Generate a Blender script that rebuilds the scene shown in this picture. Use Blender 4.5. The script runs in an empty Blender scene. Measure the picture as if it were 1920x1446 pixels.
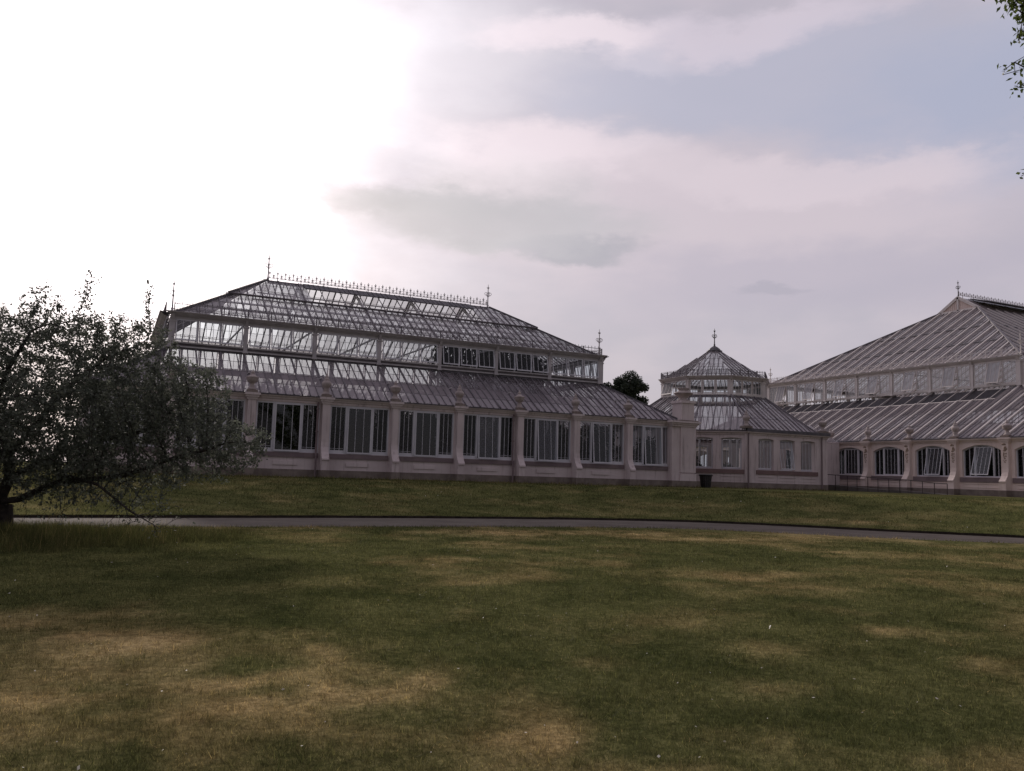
import bpy, bmesh, math, random
import numpy as np
from mathutils import Vector, Matrix

R = math.radians
random.seed(7)
rng = np.random.default_rng(7)
scene = bpy.context.scene
col = scene.collection

# ------------------------------------------------------------------ camera
cam_data = bpy.data.cameras.new('camera')
cam_data.sensor_width = 36.0
cam_data.lens = 29.375
cam_data.clip_end = 3000
cam = bpy.data.objects.new('camera', cam_data)
col.objects.link(cam)
CAM = Vector((-32.974, -44.148, 0.063))
_r = Vector((0.9010716, -0.43262253, 0.0301283))
_u = Vector((-0.07288928, -0.08259748, 0.99391388))
_f = Vector((0.42750102, 0.8977836, 0.10595979))
cam.matrix_world = Matrix(((_r.x, _u.x, -_f.x, CAM.x), (_r.y, _u.y, -_f.y, CAM.y), (_r.z, _u.z, -_f.z, CAM.z), (0, 0, 0, 1)))
scene.camera = cam

# ------------------------------------------------------------------ light
SUN_EL, SUN_AZ = R(21), R(0)          # azimuth from +Y towards +X
sdir = Vector((math.sin(SUN_AZ) * math.cos(SUN_EL), math.cos(SUN_AZ) * math.cos(SUN_EL), math.sin(SUN_EL)))
sun_data = bpy.data.lights.new('sun', 'SUN')
sun_data.energy = 2.0
sun_data.angle = R(4)
sun_data.color = (1.0, 0.90, 0.80)
sun = bpy.data.objects.new('sun', sun_data)
col.objects.link(sun)
sun.location = (-30, 60, 60)
sun.rotation_euler = sdir.to_track_quat('Z', 'Y').to_euler()

scene.view_settings.view_transform = 'Standard'
scene.view_settings.look = 'None'
scene.view_settings.exposure = 0.15
scene.view_settings.gamma = 1.0
scene.render.engine = 'CYCLES'
scene.cycles.transparent_max_bounces = 32
scene.cycles.max_bounces = 7
scene.cycles.use_denoising = True
scene.cycles.sample_clamp_indirect = 6


class NT:
    """short node-tree writer"""
    def __init__(s, tree):
        s.t = tree
        s.n = tree.nodes
        s.l = tree.links

    def new(s, typ, **kw):
        nd = s.n.new(typ)
        for k, v in kw.items():
            setattr(nd, k, v)
        return nd

    def put(s, sock, v):
        if hasattr(v, 'is_output') or isinstance(v, bpy.types.NodeSocket):
            s.l.new(v, sock)
        else:
            sock.default_value = v

    def math(s, op, a, b=0.0, c=None, clamp=False):
        nd = s.new('ShaderNodeMath', operation=op, use_clamp=clamp)
        s.put(nd.inputs[0], a)
        s.put(nd.inputs[1], b)
        if c is not None:
            s.put(nd.inputs[2], c)
        return nd.outputs[0]

    def mix(s, f, a, b, blend='MIX'):
        nd = s.new('ShaderNodeMix', data_type='RGBA', blend_type=blend)
        s.put(nd.inputs[0], f)
        s.put(nd.inputs[6], a)
        s.put(nd.inputs[7], b)
        return nd.outputs[2]

    def ramp(s, f, stops, mode='LINEAR'):
        nd = s.new('ShaderNodeValToRGB')
        nd.color_ramp.interpolation = mode
        e = nd.color_ramp.elements
        while len(e) < len(stops):
            e.new(0.5)
        for i, (p, c) in enumerate(stops):
            e[i].position = p
            e[i].color = c if len(c) == 4 else (*c, 1)
        s.put(nd.inputs[0], f)
        return nd.outputs[0]

    def noise(s, vec, scale, detail=4, rough=0.55, dist=0.0):
        nd = s.new('ShaderNodeTexNoise')
        if vec is not None:
            s.put(nd.inputs['Vector'], vec)
        nd.inputs['Scale'].default_value = scale
        nd.inputs['Detail'].default_value = detail
        nd.inputs['Roughness'].default_value = rough
        nd.inputs['Distortion'].default_value = dist
        return nd.outputs[0]

    def smooth(s, v, a, b):
        nd = s.new('ShaderNodeMapRange', interpolation_type='SMOOTHSTEP')
        s.put(nd.inputs[0], v)
        nd.inputs[1].default_value = a
        nd.inputs[2].default_value = b
        return nd.outputs[0]


def c4(c):
    return (c[0], c[1], c[2], 1.0)


# ------------------------------------------------------------------ sky
world = bpy.data.worlds.new('World')
scene.world = world
world.use_nodes = True
world.node_tree.nodes.clear()
W = NT(world.node_tree)
out = W.new('ShaderNodeOutputWorld')
bg = W.new('ShaderNodeBackground')
bg.inputs[1].default_value = 0.1
W.l.new(bg.outputs[0], out.inputs[0])
sky = W.new('ShaderNodeTexSky', sky_type='NISHITA')
sky.sun_disc = False
sky.sun_elevation = SUN_EL
sky.sun_rotation = SUN_AZ
sky.air_density = 1.2
sky.dust_density = 2.0
tc = W.new('ShaderNodeTexCoord')
D = tc.outputs['Generated']
sep = W.new('ShaderNodeSeparateXYZ')
W.l.new(D, sep.inputs[0])
az0 = W.math('ARCTAN2', sep.outputs[0], sep.outputs[1])
el0 = W.math('ARCSINE', sep.outputs[2])
# clouds are laid out by compass bearing and height above the horizon, edges broken up by noise
mapn = W.new('ShaderNodeMapping')
mapn.inputs['Scale'].default_value = (1, 1, 2.4)
W.l.new(D, mapn.inputs[0])
nz = W.new('ShaderNodeTexNoise')
W.l.new(mapn.outputs[0], nz.inputs['Vector'])
nz.inputs['Scale'].default_value = 3.2
nz.inputs['Detail'].default_value = 7
nz.inputs['Roughness'].default_value = 0.52
sepn = W.new('ShaderNodeSeparateColor')
W.l.new(nz.outputs['Color'], sepn.inputs[0])
nz2 = W.new('ShaderNodeTexNoise')
W.l.new(mapn.outputs[0], nz2.inputs['Vector'])
nz2.inputs['Scale'].default_value = 13.0
nz2.inputs['Detail'].default_value = 8
nz2.inputs['Roughness'].default_value = 0.62
sepm = W.new('ShaderNodeSeparateColor')
W.l.new(nz2.outputs['Color'], sepm.inputs[0])


def wob(c, amp, c2, amp2):
    return W.math('ADD', W.math('MULTIPLY', W.math('SUBTRACT', c, 0.5), amp), W.math('MULTIPLY', W.math('SUBTRACT', c2, 0.5), amp2))


az = W.math('ADD', az0, wob(sepn.outputs[0], 0.26, sepm.outputs[0], 0.10))
el = W.math('ADD', el0, wob(sepn.outputs[1], 0.13, sepm.outputs[1], 0.055))
nfine = W.noise(mapn.outputs[0], 9.0, 6, 0.5)


def lens(ca, ce, ra, re, lo=1.0, hi=0.0):
    a = W.math('DIVIDE', W.math('SUBTRACT', az, ca), ra)
    e = W.math('DIVIDE', W.math('SUBTRACT', el, ce), re)
    d = W.math('SQRT', W.math('ADD', W.math('MULTIPLY', a, a), W.math('MULTIPLY', e, e)))
    return W.smooth(d, lo, hi)


SKYC = (0.455, 0.415, 0.475)
cloud = W.mix(W.smooth(nfine, 0.3, 0.7), c4((0.430, 0.397, 0.458)), c4((0.485, 0.435, 0.49)))
FEAT = [  # bearing, height, half-width, half-height, colour, weight
    (0.76, 0.440, 0.36, 0.075, (0.405, 0.405, 0.50), 0.8),      # blue-grey gap
    (1.00, 0.375, 0.24, 0.10, (0.36, 0.38, 0.495), 0.85),        # blue patch on the right
    (0.66, 0.300, 0.44, 0.105, (0.555, 0.48, 0.525), 0.9),       # pale cloud bank
    (0.50, 0.372, 0.19, 0.040, (0.70, 0.60, 0.645), 0.8),        # its bright top
    (0.80, 0.348, 0.22, 0.026, (0.62, 0.535, 0.58), 0.7),
    (0.42, 0.330, 0.16, 0.045, (0.60, 0.545, 0.575), 0.6),
    (0.36, 0.470, 0.22, 0.085, (0.62, 0.58, 0.635), 0.7),
    (0.52, 0.492, 0.15, 0.026, (0.75, 0.65, 0.70), 0.8),         # high pale streaks
    (0.74, 0.500, 0.18, 0.030, (0.60, 0.53, 0.60), 0.7),
    (0.62, 0.470, 0.08, 0.016, (0.58, 0.53, 0.60), 0.5),
    (0.32, 0.315, 0.14, 0.030, (0.41, 0.40, 0.43), 0.85),        # grey bellies
    (0.43, 0.292, 0.25, 0.042, (0.43, 0.412, 0.44), 0.85),
    (0.53, 0.264, 0.12, 0.020, (0.335, 0.325, 0.37), 0.85),
    (0.44, 0.272, 0.14, 0.016, (0.43, 0.41, 0.44), 0.6),
    (0.80, 0.225, 0.30, 0.06, (0.425, 0.385, 0.455), 0.7),
    (0.76, 0.215, 0.045, 0.010, (0.36, 0.335, 0.40), 0.6),
    (1.05, 0.27, 0.20, 0.05, (0.44, 0.40, 0.46), 0.6),
]
for ca, ce, ra, re, cc, wgt in FEAT:
    m = W.math('MULTIPLY', lens(ca, ce, ra, re, 1.10, 0.38), wgt)
    cloud = W.mix(m, cloud, c4(cc))
# forward scattering: cloud glows round the sun and is dull opposite it
dotn = W.new('ShaderNodeVectorMath', operation='DOT_PRODUCT')
W.l.new(D, dotn.inputs[0])
dotn.inputs[1].default_value = sdir
dp = W.math('MAXIMUM', dotn.outputs['Value'], 0.0)
g1 = W.math('MULTIPLY', W.math('POWER', dp, 27.0), 1.0)
g2 = W.math('MULTIPLY', W.math('POWER', dp, 90.0), 1.6)
rag = W.math('ADD', 0.62, W.math('MULTIPLY', W.smooth(nz.outputs[0], 0.35, 0.62), 0.76))
glow = W.math('MULTIPLY', W.math('ADD', g1, g2), rag)
for ca, ce, ra, re, k in ((0.36, 0.305, 0.19, 0.060, 0.80), (0.24, 0.318, 0.09, 0.026, 0.45), (0.42, 0.43, 0.17, 0.085, 0.45)):
    glow = W.math('MULTIPLY', glow, W.math('SUBTRACT', 1.0, W.math('MULTIPLY', lens(ca, ce, ra, re, 1.15, 0.3), k)))
back = W.smooth(dotn.outputs['Value'], -0.9, 0.55)
back = W.math('ADD', 0.42, W.math('MULTIPLY', back, 0.58))
sc = W.new('ShaderNodeVectorMath', operation='SCALE')
W.l.new(cloud, sc.inputs[0])
W.l.new(W.math('MULTIPLY', back, 10.7), sc.inputs['Scale'])
gl = W.new('ShaderNodeVectorMath', operation='SCALE')
gl.inputs[0].default_value = (1.0, 0.95, 0.985)
W.l.new(W.math('MULTIPLY', glow, 10.0), gl.inputs['Scale'])
addc = W.new('ShaderNodeVectorMath', operation='ADD')
W.l.new(sc.outputs[0], addc.inputs[0])
W.l.new(gl.outputs[0], addc.inputs[1])
W.l.new(W.mix(0.92, sky.outputs[0], addc.outputs[0]), bg.inputs[0])

# ------------------------------------------------------------------ materials
def mat(name):
    m = bpy.data.materials.new(name)
    m.use_nodes = True
    m.node_tree.nodes.clear()
    t = NT(m.node_tree)
    o = t.new('ShaderNodeOutputMaterial')
    return m, t, o


def principled(t, o, color, rough=0.6, spec=0.4, bump=None, bstr=0.2, bdist=0.02, metallic=0.0):
    p = t.new('ShaderNodeBsdfPrincipled')
    t.put(p.inputs['Base Color'], color)
    t.put(p.inputs['Roughness'], rough)
    p.inputs['Metallic'].default_value = metallic
    p.inputs['Specular IOR Level'].default_value = spec
    if bump is not None:
        b = t.new('ShaderNodeBump')
        b.inputs['Strength'].default_value = bstr
        b.inputs['Distance'].default_value = bdist
        t.put(b.inputs['Height'], bump)
        t.l.new(b.outputs[0], p.inputs['Normal'])
    t.l.new(p.outputs[0], o.inputs[0])
    return p


def wpos(t):
    return t.new('ShaderNodeNewGeometry').outputs['Position']


def simple(name, ca, cb, scale=3.0, rough=0.6, spec=0.4, bump=0.15, streak=0.0, cs=(0.2, 0.18, 0.17)):
    m, t, o = mat(name)
    P = wpos(t)
    n = t.noise(P, scale, 6, 0.6)
    colr = t.mix(t.smooth(n, 0.3, 0.7), c4(ca), c4(cb))
    if streak:
        mp = t.new('ShaderNodeMapping')
        mp.inputs['Scale'].default_value = (3.5, 3.5, 0.25)
        t.put(mp.inputs[0], P)
        s = t.noise(mp.outputs[0], 1.6, 5, 0.65)
        colr = t.mix(t.math('MULTIPLY', t.smooth(s, 0.52, 0.78), streak), colr, c4(cs))
    principled(t, o, colr, rough, spec, t.noise(P, scale * 9, 4), bump, 0.02)
    return m


M = {}
M['stucco'] = simple('pink_stucco', (0.54, 0.46, 0.465), (0.65, 0.565, 0.565), 0.55, 0.75, 0.3, 0.12, 0.85, (0.25, 0.20, 0.19))
M['cream'] = simple('cream_stucco', (0.66, 0.54, 0.50), (0.76, 0.64, 0.60), 0.55, 0.75, 0.3, 0.12, 0.4, (0.38, 0.30, 0.28))
M['stone'] = simple('plinth_stone', (0.16, 0.13, 0.115), (0.25, 0.21, 0.185), 1.6, 0.85, 0.25, 0.5, 0.5, (0.09, 0.08, 0.07))
M['sill'] = simple('dark_sill_stone', (0.17, 0.13, 0.14), (0.22, 0.17, 0.175), 1.5, 0.7, 0.3, 0.2, 0.3, (0.1, 0.085, 0.09))
M['rsill'] = simple('red_sill_stone', (0.17, 0.11, 0.11), (0.215, 0.145, 0.14), 1.5, 0.7, 0.3, 0.2, 0.3, (0.12, 0.085, 0.09))
M['urn'] = simple('urn_stone', (0.31, 0.26, 0.255), (0.44, 0.375, 0.36), 3.0, 0.8, 0.3, 0.3, 0.7, (0.22, 0.18, 0.165))
M['white'] = simple('white_paint', (0.54, 0.53, 0.58), (0.63, 0.62, 0.66), 1.2, 0.45, 0.4, 0.05, 0.25, (0.45, 0.42, 0.43))
M['warmwhite'] = simple('warm_white_paint', (0.56, 0.51, 0.50), (0.66, 0.605, 0.585), 1.2, 0.45, 0.4, 0.05, 0.25, (0.48, 0.42, 0.40))
M['bar'] = simple('backlit_bar_paint', (0.12, 0.105, 0.12), (0.22, 0.20, 0.215), 1.4, 0.6, 0.3, 0.1, 0.4, (0.08, 0.07, 0.075))  # white bars given a dark colour, as they look backlit
M['iron'] = simple('grey_iron_paint', (0.42, 0.39, 0.41), (0.54, 0.505, 0.52), 2.0, 0.5, 0.4, 0.08, 0.3, (0.2, 0.17, 0.17))
M['lead'] = simple('grey_lead', (0.075, 0.07, 0.08), (0.13, 0.12, 0.135), 2.5, 0.6, 0.4, 0.2, 0.3, (0.05, 0.045, 0.05))
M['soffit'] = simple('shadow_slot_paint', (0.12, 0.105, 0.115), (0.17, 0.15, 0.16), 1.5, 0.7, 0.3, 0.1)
M['black'] = simple('black_iron', (0.016, 0.016, 0.018), (0.03, 0.028, 0.03), 4.0, 0.45, 0.5, 0.1)
M['rail'] = simple('dark_rail_paint', (0.03, 0.022, 0.022), (0.055, 0.04, 0.038), 4.0, 0.5, 0.4, 0.1)
M['concrete'] = simple('ramp_concrete', (0.10, 0.09, 0.085), (0.16, 0.145, 0.135), 1.5, 0.9, 0.2, 0.3)
M['inwall'] = simple('inner_paint', (0.40, 0.34, 0.34), (0.50, 0.43, 0.43), 1.0, 0.8, 0.2, 0.1)
M['stain'] = simple('stained_carving', (0.22, 0.16, 0.12), (0.42, 0.33, 0.28), 7.0, 0.85, 0.2, 0.4)
M['bark'] = simple('bark', (0.035, 0.030, 0.028), (0.075, 0.062, 0.055), 9.0, 0.9, 0.15, 0.8)


def glass(name, dust, rndw, dustcol, tint=(0.86, 0.89, 0.90), refl=0.09, rough=0.03, streaks=0.25):
    m, t, o = mat(name)
    lw = t.new('ShaderNodeLayerWeight')
    lw.inputs[0].default_value = 0.5
    f5 = t.math('POWER', lw.outputs['Facing'], 4.0)
    rf = t.math('ADD', refl, t.math('MULTIPLY', f5, 0.9 - refl), clamp=True)
    tr = t.new('ShaderNodeBsdfTransparent')
    tr.inputs[0].default_value = c4(tint)
    gs = t.new('ShaderNodeBsdfGlossy')
    gs.inputs[0].default_value = (0.95, 0.95, 0.97, 1)
    gs.inputs['Roughness'].default_value = rough
    m1 = t.new('ShaderNodeMixShader')
    t.put(m1.inputs[0], rf)
    t.l.new(tr.outputs[0], m1.inputs[1])
    t.l.new(gs.outputs[0], m1.inputs[2])
    P = wpos(t)
    at = t.new('ShaderNodeAttribute', attribute_name='rnd')
    n = t.noise(P, 0.55, 5, 0.6)
    n2 = t.noise(P, 6.0, 4, 0.6)
    d = t.math('ADD', dust, t.math('MULTIPLY', t.math('SUBTRACT', at.outputs['Fac'], 0.5), rndw))
    d = t.math('ADD', d, t.math('MULTIPLY', t.math('SUBTRACT', n, 0.5), streaks))
    d = t.math('ADD', d, t.math('MULTIPLY', t.math('SUBTRACT', n2, 0.5), streaks * 0.6), clamp=True)
    df = t.new('ShaderNodeBsdfDiffuse')
    tl = t.new('ShaderNodeBsdfTranslucent')
    for b in (df, tl):
        b.inputs[0].default_value = c4(dustcol)
    m2 = t.new('ShaderNodeMixShader')
    m2.inputs[0].default_value = 0.35
    t.l.new(df.outputs[0], m2.inputs[1])
    t.l.new(tl.outputs[0], m2.inputs[2])
    m3 = t.new('ShaderNodeMixShader')
    t.put(m3.inputs[0], d)
    t.l.new(m1.outputs[0], m3.inputs[1])
    t.l.new(m2.outputs[0], m3.inputs[2])
    t.l.new(m3.outputs[0], o.inputs[0])
    return m


M['pane'] = glass('window_glass', 0.01, 0.03, (0.4, 0.38, 0.4), tint=(0.80, 0.84, 0.86), refl=0.035, streaks=0.04)
M['sashpane'] = glass('sash_glass', 0.07, 0.26, (0.34, 0.33, 0.37), tint=(0.80, 0.84, 0.86), refl=0.065, streaks=0.10)
M['roofglass'] = glass('roof_glass', 0.40, 0.62, (0.44, 0.385, 0.42), refl=0.10, rough=0.08, streaks=0.3)
M['upglass'] = glass('upper_roof_glass', 0.36, 0.40, (0.50, 0.455, 0.48), refl=0.08, rough=0.06, streaks=0.25)
M['paleglass'] = glass('pale_roof_glass', 0.58, 0.30, (0.34, 0.29, 0.305), refl=0.11, rough=0.12, streaks=0.3)
M['palesash'] = glass('pale_sash_glass', 0.50, 0.20, (0.46, 0.44, 0.47), refl=0.14, rough=0.05, streaks=0.25)  # pale diffuse mix stands in for sky reflected in tilted panes
M['palepane'] = glass('pale_window_glass', 0.16, 0.14, (0.55, 0.50, 0.51), refl=0.12, rough=0.04, streaks=0.15)


def leafmat(name, ca, cb, trans=0.25, rough=0.5, spec=0.35):
    m, t, o = mat(name)
    at = t.new('ShaderNodeAttribute', attribute_name='rnd')
    colr = t.mix(at.outputs['Fac'], c4(ca), c4(cb))
    p = t.new('ShaderNodeBsdfPrincipled')
    t.put(p.inputs['Base Color'], colr)
    p.inputs['Roughness'].default_value = rough
    p.inputs['Specular IOR Level'].default_value = spec
    tl = t.new('ShaderNodeBsdfTranslucent')
    t.put(tl.inputs[0], colr)
    mx = t.new('ShaderNodeMixShader')
    mx.inputs[0].default_value = trans
    t.l.new(p.outputs[0], mx.inputs[1])
    t.l.new(tl.outputs[0], mx.inputs[2])
    t.l.new(mx.outputs[0], o.inputs[0])
    return m


M['leaf'] = leafmat('apple_leaf', (0.085, 0.098, 0.078), (0.205, 0.22, 0.175), 0.42, 0.62, 0.22)
M['leaf2'] = leafmat('overhanging_leaf', (0.06, 0.09, 0.022), (0.14, 0.175, 0.045), 0.5)
M['farleaf'] = leafmat('far_tree_leaf', (0.022, 0.032, 0.022), (0.05, 0.066, 0.04), 0.15)
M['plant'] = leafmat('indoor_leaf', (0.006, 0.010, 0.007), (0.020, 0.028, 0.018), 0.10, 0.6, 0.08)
M['straw'] = leafmat('pale_petal', (0.45, 0.40, 0.32), (0.75, 0.72, 0.62), 0.1)


def grassmat(name, blades):
    m, t, o = mat(name)
    P = wpos(t)
    dry = t.new('ShaderNodeAttribute', attribute_name='dry').outputs['Fac']
    n1 = t.noise(P, 0.9, 7, 0.68)
    n2 = t.noise(P, 14.0, 5, 0.7)
    g = t.mix(t.smooth(n1, 0.3, 0.7), c4((0.058, 0.068, 0.025)), c4((0.128, 0.130, 0.052)))
    b = t.mix(t.smooth(n1, 0.3, 0.7), c4((0.28, 0.205, 0.095)), c4((0.47, 0.36, 0.18)))
    f = t.math('ADD', dry, t.math('MULTIPLY', t.math('SUBTRACT', n2, 0.5), 0.55 if not blades else 0.15), clamp=True)
    c = t.mix(f, g, b)
    if blades:
        rn = t.new('ShaderNodeAttribute', attribute_name='rnd').outputs['Fac']
        c = t.mix(1.0, c, t.ramp(rn, [(0, (0.65, 0.65, 0.65)), (0.6, (1.4, 1.4, 1.33)), (0.9, (2.0, 1.95, 1.8)), (1, (3.2, 3.0, 2.6))]), 'MULTIPLY')
        p = t.new('ShaderNodeBsdfPrincipled')
        t.put(p.inputs['Base Color'], c)
        p.inputs['Roughness'].default_value = 0.55
        p.inputs['Specular IOR Level'].default_value = 0.03
        tl = t.new('ShaderNodeBsdfTranslucent')
        t.put(tl.inputs[0], c)
        mx = t.new('ShaderNodeMixShader')
        mx.inputs[0].default_value = 0.35
        t.l.new(p.outputs[0], mx.inputs[1])
        t.l.new(tl.outputs[0], mx.inputs[2])
        t.l.new(mx.outputs[0], o.inputs[0])
    else:
        n3 = t.noise(P, 45.0, 3, 0.7)
        c = t.mix(1.0, c, t.ramp(n2, [(0.28, (0.5, 0.5, 0.5)), (0.72, (1.6, 1.6, 1.6))]), 'MULTIPLY')
        principled(t, o, c, 0.95, 0.0, t.math('ADD', n2, t.math('MULTIPLY', n3, 0.5)), 0.9, 0.06)
    return m


M['lawn'] = grassmat('lawn_turf', False)
M['blade'] = grassmat('grass_blade', True)
M['soil'] = simple('cut_turf_edge', (0.012, 0.010, 0.008), (0.03, 0.024, 0.018), 6.0, 0.95, 0.1, 0.6)


def pathmat():
    m, t, o = mat('path_asphalt')
    P = wpos(t)
    n1 = t.noise(P, 0.8, 5, 0.6)
    n2 = t.noise(P, 60.0, 3, 0.7)
    c = t.mix(t.smooth(n1, 0.3, 0.7), c4((0.090, 0.076, 0.067)), c4((0.124, 0.106, 0.094)))
    c = t.mix(1.0, c, t.ramp(n2, [(0.3, (0.7, 0.7, 0.7)), (0.7, (1.25, 1.25, 1.25))]), 'MULTIPLY')
    principled(t, o, c, 0.9, 0.06, n2, 0.4, 0.01)
    return m


M['path'] = pathmat()
# ------------------------------------------------------------------ mesh helpers
class MB:
    """collects shapes and links them as ONE mesh object"""
    def __init__(s, T=None):
        s.v, s.f, s.m, s.rnd, s.T = [], [], [], [], T

    def P(s, p):
        q = s.T(*p) if s.T else p
        s.v.append((q[0], q[1], q[2]))
        return len(s.v) - 1

    def poly(s, pts, m=0, r=0.5):
        s.f.append([s.P(p) for p in pts])
        s.m.append(m)
        s.rnd.append(r)

    def box(s, x0, x1, y0, y1, z0, z1, m=0):
        i = [s.P((x, y, z)) for z in (z0, z1) for y in (y0, y1) for x in (x0, x1)]
        for q in ((0, 1, 3, 2), (4, 6, 7, 5), (0, 4, 5, 1), (2, 3, 7, 6), (0, 2, 6, 4), (1, 5, 7, 3)):
            s.f.append([i[k] for k in q])
            s.m.append(m)
            s.rnd.append(0.5)

    def bar(s, p, q, w, h, up=(0, 0, 1), m=0, lift=0.0):
        """rectangular bar p->q, w across, h along up; lift moves it along up"""
        if s.T:
            p, q = Vector(s.T(*p)), Vector(s.T(*q))
        else:
            p, q = Vector(p), Vector(q)
        d = (q - p)
        if d.length < 1e-6:
            return
        d.normalize()
        up = Vector(up)
        a = d.cross(up)
        if a.length < 1e-4:
            a = d.cross(Vector((1, 0, 0)))
        a.normalize()
        b = a.cross(d).normalized()
        n0 = len(s.v)
        for c in (p, q):
            for sa, sb in ((-1, -1), (1, -1), (1, 1), (-1, 1)):
                x = c + a * (sa * w / 2) + b * (sb * h / 2 + lift)
                s.v.append(tuple(x))
        for f in ((0, 1, 2, 3), (7, 6, 5, 4), (0, 4, 5, 1), (1, 5, 6, 2), (2, 6, 7, 3), (3, 7, 4, 0)):
            s.f.append([n0 + k for k in f])
            s.m.append(m)
            s.rnd.append(0.5)

    def tube(s, pts, rad, n=8, m=0, caps=True):
        pts = [Vector(s.T(*p)) if s.T else Vector(p) for p in pts]
        if not isinstance(rad, (list, tuple)):
            rad = [rad] * len(pts)
        rings = []
        for i, p in enumerate(pts):
            d = (pts[min(i + 1, len(pts) - 1)] - pts[max(i - 1, 0)])
            d = d.normalized() if d.length > 1e-9 else Vector((0, 0, 1))
            ref = Vector((0, 0, 1)) if abs(d.z) < 0.9 else Vector((1, 0, 0))
            a = d.cross(ref).normalized()
            b = d.cross(a)
            n0 = len(s.v)
            for k in range(n):
                t = 2 * math.pi * k / n
                s.v.append(tuple(p + (a * math.cos(t) + b * math.sin(t)) * rad[i]))
            rings.append(n0)
        for r0, r1 in zip(rings, rings[1:]):
            for k in range(n):
                s.f.append([r0 + k, r0 + (k + 1) % n, r1 + (k + 1) % n, r1 + k])
                s.m.append(m)
                s.rnd.append(0.5)
        if caps:
            s.f.append([rings[0] + k for k in range(n)][::-1])
            s.f.append([rings[-1] + k for k in range(n)])
            s.m += [m, m]
            s.rnd += [0.5, 0.5]

    def lathe(s, c, prof, n=20, m=0):
        """prof: (radius, height) pairs about the vertical through c"""
        c = Vector(s.T(*c)) if s.T else Vector(c)
        rings = []
        for r, z in prof:
            n0 = len(s.v)
            for k in range(n):
                t = 2 * math.pi * k / n
                s.v.append((c.x + r * math.cos(t), c.y + r * math.sin(t), c.z + z))
            rings.append(n0)
        for r0, r1 in zip(rings, rings[1:]):
            for k in range(n):
                s.f.append([r0 + k, r0 + (k + 1) % n, r1 + (k + 1) % n, r1 + k])
                s.m.append(m)
                s.rnd.append(0.5)

    def prism(s, prof, x0, x1, m=0):
        """closed profile in (o, z) swept along s from x0 to x1"""
        a = [s.P((x0, o, z)) for o, z in prof]
        b = [s.P((x1, o, z)) for o, z in prof]
        n = len(prof)
        for k in range(n):
            s.f.append([a[k], a[(k + 1) % n], b[(k + 1) % n], b[k]])
        s.f.append(a[::-1])
        s.f.append(b)
        s.m += [m] * (n + 2)
        s.rnd += [0.5] * (n + 2)

    def build(s, name, mats, parent=None, smooth=False, label=None):
        if not s.f:
            return None
        me = bpy.data.meshes.new(name)
        me.from_pydata(s.v, [], s.f)
        if not isinstance(mats, (list, tuple)):
            mats = [mats]
        for x in mats:
            me.materials.append(M[x] if isinstance(x, str) else x)
        if any(s.m):
            me.polygons.foreach_set('material_index', s.m)
        at = me.attributes.new('rnd', 'FLOAT', 'FACE')
        at.data.foreach_set('value', s.rnd)
        if smooth:
            me.polygons.foreach_set('use_smooth', [True] * len(s.f))
        me.update()
        o = bpy.data.objects.new(name, me)
        col.objects.link(o)
        if parent is not None:
            o.parent = parent
            o.matrix_parent_inverse = parent_inv(parent)
        if label:
            o['label'] = label
        return o


def parent_inv(p):
    # meshes are written in world coordinates; only an Empty root carries a location
    return Matrix.Translation(p.location).inverted() if p.type == 'EMPTY' else Matrix.Identity(4)


def tag(o, label, cat, group=None, kind=None):
    if label:
        o['label'] = label
    if cat:
        o['category'] = cat
    if group:
        o['group'] = group
    if kind:
        o['kind'] = kind
    return o


def empty(name, loc, label, cat, group=None):
    o = bpy.data.objects.new(name, None)
    o.empty_display_size = 0.5
    o.location = loc
    col.objects.link(o)
    return tag(o, label, cat, group)


class Side:
    """one wall plane of a building: s runs to the right seen from outside, o outwards, z up"""
    def __init__(s, origin, u, n):
        s.o, s.u, s.n = Vector((origin[0], origin[1], 0)), Vector((u[0], u[1], 0)).normalized(), Vector((n[0], n[1], 0)).normalized()

    def __call__(s, a, o, z):
        p = s.o + s.u * a + s.n * o
        return (p.x, p.y, z)

    def normal(s, slope):
        """upward normal of a roof that rises inwards with the given (dz/dinward)"""
        return (s.n * slope + Vector((0, 0, 1))).normalized()


class Sink:
    """detail=True links every piece as an object of its own, else pieces of a kind on one side share a mesh"""
    def __init__(s, root, side, detail):
        s.root, s.side, s.detail, s.shared = root, side, detail, {}

    def mb(s, name, mats, parent='root', far=None):
        if s.detail:
            b = MB(s.side)
            b.meta = (name, mats, parent)
            return b
        key = (far or name, str(mats))
        if key not in s.shared:
            s.shared[key] = (MB(s.side), mats)
        return s.shared[key][0]

    def done(s, b, smooth=False):
        if s.detail:
            name, mats, parent = b.meta
            return b.build(name, mats, s.root if parent == 'root' or parent is None else parent, smooth)
        return None

    def flush(s):
        for (name, _), (b, mats) in s.shared.items():
            b.build(name, mats, s.root)


def clip_half(poly, a, b, c):
    """keep a*s+b*t+c >= 0"""
    outp = []
    for i, p in enumerate(poly):
        q = poly[(i + 1) % len(poly)]
        fp, fq = a * p[0] + b * p[1] + c, a * q[0] + b * q[1] + c
        if fp >= 0:
            outp.append(p)
        if (fp >= 0) != (fq >= 0):
            k = fp / (fp - fq)
            outp.append((p[0] + (q[0] - p[0]) * k, p[1] + (q[1] - p[1]) * k))
    return outp


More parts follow.
